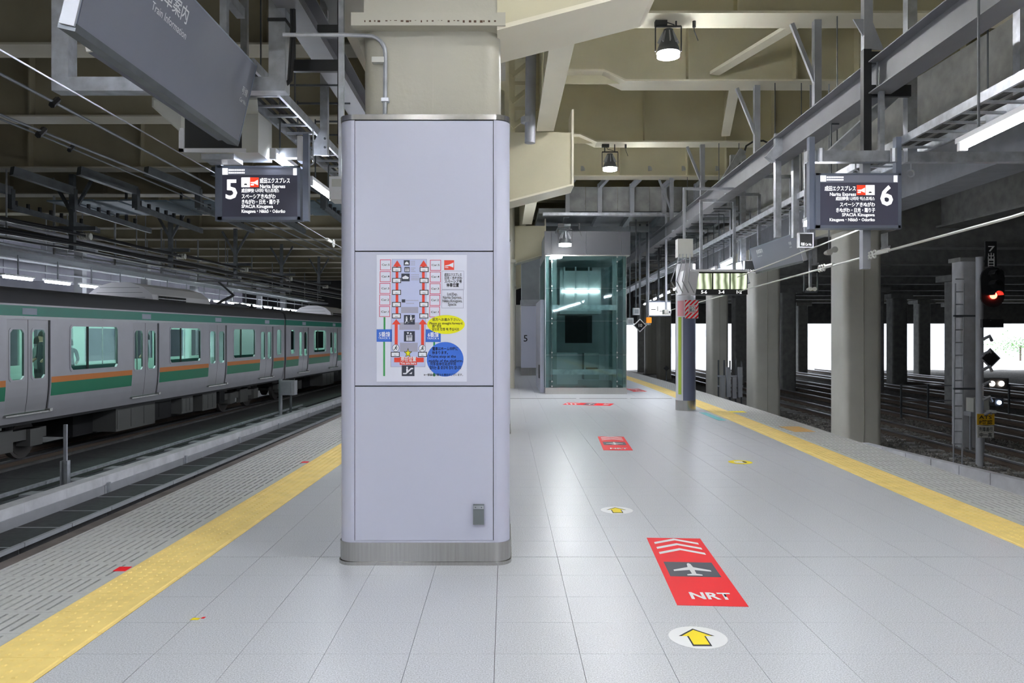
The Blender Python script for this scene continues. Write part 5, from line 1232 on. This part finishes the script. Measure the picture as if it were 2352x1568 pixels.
# ------------------------------------------------------------------ far signs near the lift's right side
d = 24.0; a_, b_ = P(1488, 724, d), P(1540, 694, d)
t = thing('exit_sign', 'white lit arrow sign hanging beyond the lift', 'sign', (a_.x, d, a_.z))
MB().box(a_.x - .04, b_.x, d, d + .15, a_.z - .03, b_.z + .05).build('case', 'board_frame', t); MB().box(a_.x, b_.x, d - .01, d, a_.z, b_.z).build('face', 'white_lit', t)
f_ = MB(); zc = (a_.z + b_.z) / 2 - .02; f_.box(a_.x + .1, a_.x + .24, d - .014, d - .01, zc - .012, zc + .012).bar((a_.x + .08, d - .012, zc), (a_.x + .15, d - .012, zc + .07), .02, .004).bar((a_.x + .08, d - .012, zc), (a_.x + .15, d - .012, zc - .07), .02, .004)
f_.bar((a_.x + .30, d - .012, zc - .05), (a_.x + .30, d - .012, zc + .1), .02, .004).bar((a_.x + .36, d - .012, zc + .1), (a_.x + .40, d - .012, zc - .05), .02, .004).bar((a_.x + .36, d - .012, zc - .05), (a_.x + .48, d - .012, zc - .05), .004, .02)
f_.build('arrow_print', 'print_black', t); MB().bar(((a_.x + b_.x) / 2, d + .08, b_.z), ((a_.x + b_.x) / 2, d + .08, 4.77), .05).build('hanger', 'dark_steel', t)
d = 23.0; c = P(1470, 747, d)
t = thing('diamond_marker', 'black diamond stop marker with white rim beyond the lift', 'sign', (c.x, d, c.z - .2))
def diamond(mb, r0, y_, th=.02): mb.add([(c.x + dx * r0, yy, c.z + dz * r0) for yy in (y_, y_ + th) for dx, dz in ((0, -1), (1, 0), (0, 1), (-1, 0))], [(0, 1, 2, 3), (7, 6, 5, 4), (0, 4, 5, 1), (1, 5, 6, 2), (2, 6, 7, 3), (3, 7, 4, 0)]); return mb
diamond(MB(), .20, d).build('rim', 'white_vinyl', t); diamond(MB(), .165, d - .006).build('face', 'black_vinyl', t)
text('numeral', '10', .13, 'white_vinyl', t, (c.x, d - .008, c.z - .045), align='CENTER', bold=.02)
MB().bar((c.x, d + .03, c.z), (c.x, d + .03, 4.77), .05).bar((c.x + .22, d + .05, c.z + .1), (c.x + .22, d + .05, 4.77), .06).build('hanger', 'dark_steel', t)
d = 22.5; c2_ = P(1491, 735, d); t = thing('orange_beacon', 'orange box beacon beside the diamond marker', 'beacon', (c2_.x, d, c2_.z - .08)); MB().box(c2_.x - .07, c2_.x + .07, d, d + .1, c2_.z - .08, c2_.z + .08).build('lamp', 'orange_plastic', t); MB().tube([(c2_.x - .03, d + .05, c2_.z - .14), (c2_.x - .03, d + .05, c2_.z - .08)], .08, 10).build('base', 'grey_paint', t); MB().bar((c2_.x, d + .06, c2_.z), (c2_.x, d + .06, 4.77), .03).build('hanger', 'grey_steel', t)
d = 20.5; c3 = P(1537, 716, d); t = thing('security_camera', 'white box security camera beyond the round pillar', 'camera', (c3.x, d, c3.z)); MB().box(c3.x - .12, c3.x + .05, d, d + .3, c3.z - .06, c3.z + .06).build('body', 'ivory', t); MB().box(c3.x - .03, c3.x + .05, d - .03, d, c3.z - .05, c3.z + .04).build('hood', 'white_paint', t); MB().tube([(c3.x + .005, d - .035, c3.z - .005), (c3.x + .005, d - .028, c3.z - .005)], .025, 10).build('lens', 'rubber', t); MB().bar((c3.x - .05, d + .15, c3.z + .05), (c3.x - .05, d + .15, 4.7), .05).build('mount', 'grey_steel', t)
for px, py, lab in ((1448, 738, 'white speaker hanging beside the lift right edge'), (1462, 715, 'pale grey speaker box above the diamond marker')):
    q = P(px, py, 22); t = thing('hanging_speaker', lab, 'speaker', (q.x, 22, q.z)); MB().box(q.x - .09, q.x + .09, 22, 22.15, q.z - .1, q.z + .1).build('box', 'white_paint', t); MB().box(q.x - .06, q.x + .06, 21.99, 22, q.z - .06, q.z + .06).build('grille', 'grey_paint', t); MB().bar((q.x, 22.1, q.z + .1), (q.x, 22.1, 4.77), .03).build('hanger', 'dark_steel', t)
# ------------------------------------------------------------------ FLOOR DECALS
def decal(cb, ct, w, label, rot90=False):
    """red NRT floor decal: centre of near end cb, centre of far end ct"""
    b, tt = Vector((*cb, .0)), Vector((*ct, .0)); up = (tt - b).normalized(); L_ = (tt - b).length; ri = Vector((up.y, -up.x, 0)); t = thing('floor_decal', label, 'floor sticker', b, 0, 'red airport floor stickers')
    def q(u, v, z): p = b + ri * (u * w) + up * (v * L_); return (p.x, p.y, z)
    def poly(mb, pts, z): mb.add([q(u, v, z) for u, v in pts], [tuple(range(len(pts)))])
    m = MB(); m.hexa([q(-.5, 0, .0005), q(.5, 0, .0005), q(.5, 1, .0005), q(-.5, 1, .0005), q(-.5, 0, .0015), q(.5, 0, .0015), q(.5, 1, .0015), q(-.5, 1, .0015)]); m.build('sheet', 'red_vinyl', t)
    m = MB(); 
    for v in (.70, .79, .88): poly(m, [(-.40, v), (0, v + .075), (.40, v), (.40, v + .035), (0, v + .11), (-.40, v + .035)], .0022)
    m.split('chevron', 'white_vinyl', t, fix=False)
    m = MB(); poly(m, [(-.40, .36), (.40, .36), (.40, .575), (-.40, .575)], .0022); m.build('dark_field', 'print_dark', t, fix=False)
    m = MB()   # aircraft seen from above
    poly(m, [(-.035, .40), (.035, .40), (.045, .50), (.03, .545), (0, .56), (-.03, .545), (-.045, .50)], .003); poly(m, [(-.03, .50), (-.30, .455), (-.30, .435), (-.03, .455)], .003); poly(m, [(.03, .455), (.30, .435), (.30, .455), (.03, .50)], .003); poly(m, [(-.12, .375), (.12, .375), (.12, .39), (0, .405), (-.12, .39)], .0032)
    m.build('aircraft', 'white_vinyl', t, fix=False)
    o = Vector(q(-.26, .075, .003)); text('lettering', 'NRT', .16, 'white_vinyl', t, o, ri, up, bold=.03, width=w * .60)
    return t
decal((1.146, 4.306), (1.236, 5.74), .39, 'nearest red NRT floor sticker with white chevrons and aircraft')
decal((1.46, 10.09), (1.545, 11.45), .38, 'middle red NRT floor sticker right of the pillar')
decal((2.28, 16.65), (1.30, 16.95), .55, 'sideways red floor sticker in front of the lift')
decal((4.55 - 1.0, 20.5), (4.5 - 1.0, 21.6), .36, 'faded red floor sticker beyond the lift front')
def disc(x, y, r, label, yellow=False):
    t = thing('floor_disc', label, 'floor sticker', (x, y, 0), 0, 'round floor stickers')
    MB().add([(x + r * math.cos(2*PI*i/36), y + r * math.sin(2*PI*i/36), z) for z in (.0005, .0016) for i in range(36)], [tuple(range(36, 72))] + [(i, (i + 1) % 36, 36 + (i + 1) % 36, 36 + i) for i in range(36)]).build('disc', 'yellow_vinyl' if yellow else 'white_vinyl', t)
    if yellow:
        for s in (-1, 1): MB().add([(x + s * .05 + a * .022, y + b * .055, .0022) for a, b in [(math.cos(2*PI*i/14), math.sin(2*PI*i/14)) for i in range(14)]], [tuple(range(14))]).build('footprint', 'white_vinyl' if s < 0 else 'black_vinyl', t, fix=False)
        MB().add([(x + a * .05, y + b * .07, .002) for a, b in [(math.cos(2*PI*i/14), math.sin(2*PI*i/14)) for i in range(14)]], [tuple(range(14))]).build('centre', 'white_vinyl', t, fix=False)
    else:
        A = [(-.065, -.8), (.065, -.8), (.065, -.05), (.115, -.05), (0, .72), (-.115, -.05), (-.065, -.05)]
        A = [(-.36, -.80), (.30, -.80), (.30, .10), (.62, .10), (-.0, .80), (-.66, .10), (-.36, .10)]
        for k, z, m_, e in ((1.0, .002, 'black_vinyl', 0), (.84, .0026, 'yellow_vinyl', .0)):
            cx_, cy_ = -.02, 0
            MB().add([(x + r * .98 * (cx_ + (a - cx_) * k), y + r * .98 * (cy_ + (b - cy_) * k), z) for a, b in A], [(0, 1, 2, 6), (5, 6, 2, 3, 4)]).build('arrow_outline' if k == 1 else 'arrow', m_, t, fix=False)
disc(.953, 3.86, .143, 'nearest white floor disc with yellow arrow'); disc(.95, 6.65, .137, 'farther white floor disc with yellow arrow')
disc(2.76, 9.16, .138, 'yellow footprint disc on the open floor', True)
t = tag(MB().box(4.35, 4.65, 15.0, 15.25, .001, .003).build('edge_sticker', 'yellow_vinyl'), 'small yellow sticker on the far right edge paving', 'floor sticker'); 
t = tag(MB().box(4.45, 4.78, 12.0, 12.7, .001, .003).build('edge_sticker', 'orange_vinyl'), 'brownish worn sticker on the right edge paving', 'floor sticker')
t = tag(MB().box(3.72, 3.86, 13.6, 15.0, .001, .003).build('queue_line', 'teal_vinyl'), 'teal queue line beside the right yellow tiles', 'floor line')
for y, lab in ((4.98, 'nearer'), (9.15, 'farther')): tag(MB().box(EL(y) + .73, EL(y) + .81, y - .04, y + .05, .001, .003).build('red_marker', 'red_vinyl'), '%s red marker chip beside the left yellow tiles' % lab, 'marker')
# wide joint cover in front of the lift
t = thing('joint_cover', 'dark floor joint line with bright studs before the lift', 'floor joint', (2, 18.28, 0)); MB().box(-.3, 3.9, 18.24, 18.30, .0005, .003).build('strip', 'black_steel', t)
for px in (1327, 1444): q = P(px, 0, 18.27); MB().tube([(q.x, 18.27, .003), (q.x, 18.27, .006)], .045, 10).build('stud', 'white_vinyl', t)
# ================================================================== RIGHT TRACKS
k = 0
for i, (yy, px, lab) in enumerate(((18.8, 1984, 'nearest wide cream column on the right tracks'), (26.0, 1763, 'second wide cream column on the right tracks'), (34.0, 1653, 'third cream column right of the round pillar'), (41, 1576, 'fourth cream column left behind the round pillar'), (48.5, 1528, 'fifth cream column, darkest one by the arrow sign'), (55, 1497, 'sixth cream column beyond the lift right edge'))):
    x = (px - CX) / F * yy; w = .46 if i < 2 else .40
    t = thing('track_column', lab, 'column', (x, yy, -1.4), 0, 'cream columns along the right tracks')
    MB().prism(rrect(x - w, x + w, yy - .0, yy + .9, .14), -1.5, 4.05, 'z').build('shaft', 'cream_column', t, smooth=True)
    MB().box(x - .008, x + .008, yy - .012, yy + .02, -1.3, 4.0).build('weld_seam', 'cream', t)
    MB().box(x - w - .25, x + w + .25, yy - .25, yy + 1.15, 4.0, 4.3).build('head', 'cream', t)
    MB().box(x - w - .05, x + w + .05, yy - .05, yy + .95, -1.5, -1.28).build('footing', 'concrete', t)
for i, (x, yy, w) in enumerate(((17.6, 30, .35), (18.1, 38.0, .40), (17.0, 48, .4), (14.0, 38.5, .38), (13.3, 44, .36), (22.3, 44, .42), (24.8, 33.5, .55), (21.4, 56, .35), (28, 52, .4), (12.2, 52, .33), (33, 57, .4), (10.2, 58, .3))):
    t = thing('far_column', 'dark concrete column %s of the rows across the right tracks' % (ORD[i] if i else 'first'), 'column', (x, yy, -1.4), 0, 'dark columns across the right tracks')
    MB().prism(rrect(x - w, x + w, yy, yy + 2 * w, .1), -1.5, 3.75, 'z').build('shaft', 'concrete', t, smooth=True); MB().box(x - w - .2, x + w + .2, yy - .2, yy + 2 * w + .2, 3.55, 3.79).build('head', 'concrete', t)
# girder on top of the first column row
def colx(y): return 8.65 + .032 * (y - 18.8)
t = thing('longitudinal_beam', 'deep beam on top of the right column row', 'beam', (8.6, 6, 4.3))
mb = MB()
for y in range(4, 58, 6): mb.hexa([(colx(y) - .4, y, 4.3), (colx(y) + .4, y, 4.3), (colx(y + 6) + .4, y + 6, 4.3), (colx(y + 6) - .4, y + 6, 4.3), (colx(y) - .4, y, 5.3), (colx(y) + .4, y, 5.3), (colx(y + 6) + .4, y + 6, 5.3), (colx(y + 6) - .4, y + 6, 5.3)])
mb.build('web', 'grey_steel', t)
for k_, x in enumerate((6.6, 12.5, 16.5, 21.5)):
    t = thing('track_girder', '%s dark girder above the right tracks' % ORD[k_].replace('nearest', 'first'), 'beam', (x, 6, 4.5)); MB().box(x - .2, x + .2, 5, 59, 4.55, 5.5).build('web', 'concrete', t); MB().box(x - .35, x + .35, 5, 59, 4.5, 4.56).build('flange', 'concrete', t)
for k_, y in enumerate((22, 27, 32, 37, 42, 47, 52, 57)):
    t = thing('cross_girder', '%s low cross girder over the right tracks' % ORD[k_].replace('nearest', 'first'), 'beam', (20, y, 3.9)); MB().box(10.8, 45, y, y + .4, 4.0 - .02 * k_, 5.5).build('web', 'concrete', t); MB().box(10.8, 45, y - .15, y + .55, 3.95 - .02 * k_, 4.0 - .02 * k_).build('flange', 'concrete', t)
for i, x in enumerate((6.15, 7.22, 10.6, 11.67, 13.2, 14.27, 15.6, 16.67, 19.2, 20.27, 22.6, 23.67, 26, 27.07)):
    rail('%s rail counted from the platform across the right tracks' % ORD[i].replace('nearest', 'first'), x, .03 if i < 2 else .012, 4 if i < 2 else 10, 61, 18, 'rails across the right tracks', z=ZR if i < 2 else -1.14)
def sleepers(x0, k_, y0, y1, group, label):
    t = thing('sleeper_row', label, 'sleepers', (x0, y0, -1.34)); y = y0
    s_ = MB().box(-1.05, 1.05, -.11, .11, -1.36, -1.285).build('sleeper', 'concrete', t, local=True); s_.location = (0, 0, 1.34); n_ = 0; first = True
    while y < y1:
        o = s_ if first else s_.copy(); first = False
        if o is not s_: COL.objects.link(o)
        o.parent = t; o.location = (k_ * (y - y0), y - y0, 1.34); y += .62
sleepers(6.45, .03, 8, 34, '', 'concrete sleepers under the track next to the right edge')
sleepers(11.05, .012, 12, 40, '', 'concrete sleepers under the second right track')
# kerb blocks between track and ballast
t = thing('block_kerb', 'row of pale concrete blocks along the ballast at right', 'kerb', (8.0, 12, -1.35))
for i in range(15):
    y = 8.6 + i * .80; x = 8.98 - .13 * (y - 13); a = .0
    if any(abs(y + .4 - c_ - .45) < 1.0 for c_ in (18.8, 26.0)): continue
    MB().hexa([(x, y, -1.4), (x + .16, y, -1.4), (x + .16 - .1, y + .78, -1.4), (x - .1, y + .78, -1.4), (x, y, -1.02), (x + .16, y, -1.02), (x + .16 - .1, y + .78, -1.02), (x - .1, y + .78, -1.02)]).build('kerb_block', 'concrete_light', t)
# loose stones on the ballast near the camera
st = MB()
for i in range(5200):
    x = random.uniform(9.2, 13.5); y = random.uniform(9, 27)
    if y < x * 1.35 : continue
    s_ = random.uniform(.02, .045); z = -1.31 + random.uniform(0, .03)
    st.add([(x - s_, y - s_ * .7, z), (x + s_ * .8, y - s_, z), (x + s_, y + s_ * .6, z), (x - s_ * .6, y + s_, z), (x + random.uniform(-.3, .3) * s_, y + random.uniform(-.3, .3) * s_, z + s_ * 1.2)], [(0, 1, 4), (1, 2, 4), (2, 3, 4), (3, 0, 4)])
so = st.build('ballast_stones', 'stone', fix=False); tag(so, 'loose grey ballast stones beside the right kerb', 'stones', kind='stuff')
# equipment rack by the third column
d = 27.5
t = thing('trackside_rack', 'rack of grey trackside equipment cases beside third column', 'equipment', P(1680, 905, d))
x0 = P(1652, 0, d).x; x1 = P(1705, 0, d).x; zb = -1.35
for x in [x0 + (x1 - x0) * k_ / 4 for k_ in range(5)]: MB().tube([(x, d + .1, zb), (x, d + .1, .55 + random.uniform(-.1, .15))], .03, 6).build('upright', 'dark_steel', t)
for z in (-.35, .0): MB().box(x0 - .05, x1 + .05, d + .05, d + .1, z, z + .06).build('rail', 'galvanised', t)
for k_ in range(4): x = x0 + .1 + (x1 - x0) * k_ / 4; MB().box(x - .06, x + .08, d - .1, d + .05, -.75 + .05 * (k_ % 2), .0 + .35 * (k_ % 2)).build('case', 'grey_paint', t)
# ------------------------------------------------------------------ signal mast
d = 16.5
q = P(2250, 0, d); X = q.x
t = thing('signal_mast', 'trackside signal mast with red lamp lit and amber plate', 'signal', (X, d, -1.35))
def Z(py): return P(0, py, d).z
MB().tube([(X, d, -1.4), (X, d, Z(590))], .075, 12).build('mast', 'grey_paint', t, smooth=True)
MB().box(X - .16, X + .16, d - .16, d + .16, -1.42, -1.28).build('footing', 'concrete', t)
hx = P(2271, 0, d).x; hw_ = .25
hd = MB().prism([(hx + hw_ * math.cos(a) * (1 if abs(math.cos(a)) > .001 else 0), (Z(640) if math.sin(a) >= 0 else Z(680)) + .24 * math.sin(a)) for a in [2*PI*i/24 for i in range(24)]], d - .14, d - .10, 'y').build('backboard', 'black_steel', t)
MB().box(hx - .12, hx + .12, d - .1, d + .1, Z(690), Z(625)).build('lamp_case', 'black_steel', t)
for py, m_ in ((632, 'rubber'), (655, 'rubber'), (679, 'signal_red')):
    MB().tube([(hx, d - .15, Z(py)), (hx, d - .17, Z(py))], .075, 14).build('lens', m_, t)
    hv = MB(); n = 10; vv = [(hx + rr * math.cos(a), y_, Z(py) + rr * math.sin(a)) for y_ in (d - .14, d - .36) for rr in (.09, .10) for a in [PI * i / n for i in range(n + 1)]]; m = n + 1
    hv.add(vv, [f for i in range(n) for f in ((i, i + 1, 2*m+i+1, 2*m+i), (m+i, 3*m+i, 3*m+i+1, m+i+1), (2*m+i, 2*m+i+1, 3*m+i+1, 3*m+i))]); hv.build('visor', 'black_steel', t)
MB().box(hx - .12, hx + .12, d - .08, d - .05, Z(613), Z(555)).build('number_board', 'black_steel', t)
for s_, py in (('7', 578), ('出', 596), ('日', 611)): text('lettering', s_, .16, 'white_vinyl', t, (hx, d - .083, Z(py)), align='CENTER', width=.14, bold=.015)
MB().bar((X, d, Z(600)), (hx, d - .05, Z(600)), .04).bar((X, d, Z(660)), (hx, d, Z(660)), .05).build('bracket', 'dark_steel', t)
# lower fittings
MB().box(hx - .22, hx + .22, d - .15, d + .05, Z(752), Z(733)).build('platform_box', 'black_steel', t)
c = Vector((P(2267, 0, d).x, d - .12, Z(822)))
for r0, m_, yo in ((.215, 'grey_paint', 0), (.18, 'black_steel', -.006)): MB().add([(c.x + dx * r0, c.y + yo + e, c.z + dz * r0) for e in (0, .02) for dx, dz in ((0, -1), (1, 0), (0, 1), (-1, 0))], [(0, 1, 2, 3), (7, 6, 5, 4), (0, 4, 5, 1), (1, 5, 6, 2), (2, 6, 7, 3), (3, 7, 4, 0)]).build('diamond_plate', m_, t)
MB().box(P(2265, 0, d).x, P(2310, 0, d).x, d - .1, d + .1, Z(890), Z(868)).build('shunt_case', 'black_steel', t)
for px in (2271, 2292): MB().tube([(P(px, 0, d).x, d - .11, Z(880)), (P(px, 0, d).x, d - .13, Z(880))], .055, 12).build('shunt_lamp', 'signal_white', t)
MB().box(P(2278, 0, d).x, P(2298, 0, d).x, d - .1, d + .1, Z(932), Z(914)).build('repeater_case', 'black_steel', t); MB().tube([(P(2287, 0, d).x, d - .11, Z(923)), (P(2287, 0, d).x, d - .13, Z(923))], .045, 12).build('repeater_lamp', 'signal_blue', t)
MB().box(P(2237, 0, d).x, P(2276, 0, d).x, d - .12, d - .10, Z(974), Z(949)).build('amber_plate', 'plate_amber', t); MB().box(P(2237, 0, d).x, P(2275, 0, d).x, d - .12, d - .10, Z(1003), Z(976)).build('white_plate', 'ivory', t)
px0 = P(2241, 0, d).x
for s_, py, w_ in (('ATS', 960, .27), ('P確認', 972, .27), ('列車進行', 988, .28), ('中一高', 1001, .26)): text('lettering', s_, .10, 'print_black', t, (px0, d - .122, Z(py)), width=w_, bold=.015)
for i in range(7): zz = -.2 + i * .32; MB().tube([(X + .02, d - .09, zz), (X + .14, d - .12, zz + .07), (X + .22, d - .06, zz - .03)], .035, 6).build('fitting', 'grey_steel', t)
MB().box(X + .1, X + .32, d - .06, d + .1, Z(948), Z(942)).build('shelf', 'ivory', t)
# access ladder beside the mast
t = thing('signal_ladder', 'thin access ladder with small platform left of signal mast', 'ladder', (P(2205, 0, d).x, d, -1.35))
xa, xb = P(2196, 0, d).x, P(2216, 0, d).x; sl = .14
for x in (xa, xb): MB().tube([(x, d + .1, -1.4), (x + sl * .3, d + .1, Z(650))], .018, 6).build('stile', 'grey_paint', t)
for i in range(15): z = -1.1 + i * .27; o_ = sl * .3 * (z + 1.4) / 4.0; MB().tube([(xa + o_, d + .1, z), (xb + o_, d + .1, z)], .013, 5).build('rung', 'grey_paint', t)
for py in (725, 893): MB().box(P(2195, 0, d).x, P(2250, 0, d).x, d + .06, d + .1, Z(py) - .02, Z(py) + .02).build('platform_bar', 'dark_steel', t)
d2 = 19.2; xm = P(2225, 0, d2).x
t = thing('signal_column', 'pale concrete column just behind the signal mast', 'column', (xm, d2, -1.4)); MB().prism(rrect(xm - .19, xm + .22, d2, d2 + .45, .08), -1.4, 3.3, 'z').build('shaft', 'concrete_light', t, smooth=True); MB().box(xm - .22, xm + .26, d2 - .02, d2 + .5, 3.3, 3.4).build('cap', 'concrete', t)
t = thing('relay_box', 'pale relay box at the foot of the signal column', 'box', (xm, 18.4, -1.35)); zz = P(0, 945, 18.4).z; MB().box(xm - .42, xm - .05, 18.3, 18.6, zz, zz + .32).build('box', 'ivory', t); MB().box(xm - .5, xm - .02, 18.28, 18.62, zz - .1, zz).build('shelf', 'grey_paint', t); MB().bar((xm - .4, 18.45, -1.4), (xm - .4, 18.45, zz), .04).bar((xm - .1, 18.45, -1.4), (xm - .1, 18.45, zz), .04).build('leg', 'grey_steel', t)
# low fences
t = thing('track_fence', 'low dark pipe fence behind the signal mast', 'fence', (13, 26, -1.35))
for i in range(9): x = 13.2 + i * .9; MB().bar((x, 26, -1.35), (x, 26, -.15), .05).build('post', 'dark_steel', t)
for z in (-.2, -.7): MB().bar((13.2, 26, z), (20.4, 26, z), .04).build('rail', 'grey_steel', t)
# small diamond marker on the tracks
c = P(1531, 846, 27); t = thing('track_marker', 'small black diamond marker post beside the right rails', 'sign', (c.x, 27, -1.3)); MB().add([(c.x + dx * .1, 27 + e, c.z + dz * .1) for e in (0, .02) for dx, dz in ((0, -1), (1, 0), (0, 1), (-1, 0))], [(0, 1, 2, 3), (7, 6, 5, 4), (0, 4, 5, 1), (1, 5, 6, 2), (2, 6, 7, 3), (3, 7, 4, 0)]).build('plate', 'black_steel', t); MB().bar((c.x, 27.03, -1.35), (c.x, 27.03, c.z), .03).build('post', 'dark_steel', t)
# ------------------------------------------------------------------ daylight yard outside
t = thing('office_block', 'pale building with blue window bands beyond the tracks', 'building', (32, 118, -1.3))
MB().box(18, 70, 118, 130, -1.4, 9).build('walls', 'outside', t)
for i in range(10):
    for z in (1.2, 3.4): MB().box(20 + i * 4.8, 23.4 + i * 4.8, 117.9, 118, z, z + 1.0).build('window', 'outside_blue', t)
t = thing('retaining_wall', 'bright retaining wall at the end of the right tracks', 'wall', (60, 100, -1.3)); MB().box(46, 130, 100, 101, -1.4, 2.6).build('slab', 'outside', t); MB().box(46, 130, 99.9, 101.1, 2.6, 2.75).build('coping', 'concrete_light', t)
t = thing('green_bush', 'green bush outside at the right picture edge', 'bush', (54, 83, -1.3)); mb = MB(); c = Vector((55.5, 84, .3))
for i in range(900):
    p = c + Vector((random.gauss(0, 1.6), random.gauss(0, .7), random.gauss(0, .45))); s_ = .12; mb.add([p + Vector((random.uniform(-s_, s_), random.uniform(-s_, s_), random.uniform(-s_, s_))) for _ in range(3)], [(0, 1, 2)])
mb.build('foliage', 'foliage', t, fix=False); MB().tube([(55.5, 84, -1.35), (55.5, 84, .3)], .1, 6).build('stem', 'rail_web', t)
# scrap of a torn sticker on the floor left of the pillar
x, y = -1.633, 4.11
t = thing('sticker_scrap', 'tiny torn yellow and red sticker scrap on the left floor', 'sticker', (x, y, 0))
MB().hexa([(x - .026, y - .015, .0004), (x + .016, y - .012, .0004), (x + .02, y + .012, .0004), (x - .02, y + .016, .0004), (x - .026, y - .015, .0014), (x + .016, y - .012, .0014), (x + .02, y + .012, .0014), (x - .02, y + .016, .0014)]).build('yellow_piece', 'yellow_vinyl', t)
MB().hexa([(x + .022, y + .008, .0004), (x + .04, y + .006, .0004), (x + .042, y + .03, .0004), (x + .026, y + .028, .0004), (x + .022, y + .008, .0014), (x + .04, y + .006, .0014), (x + .042, y + .03, .0014), (x + .026, y + .028, .0014)]).build('red_piece', 'red_vinyl', t)
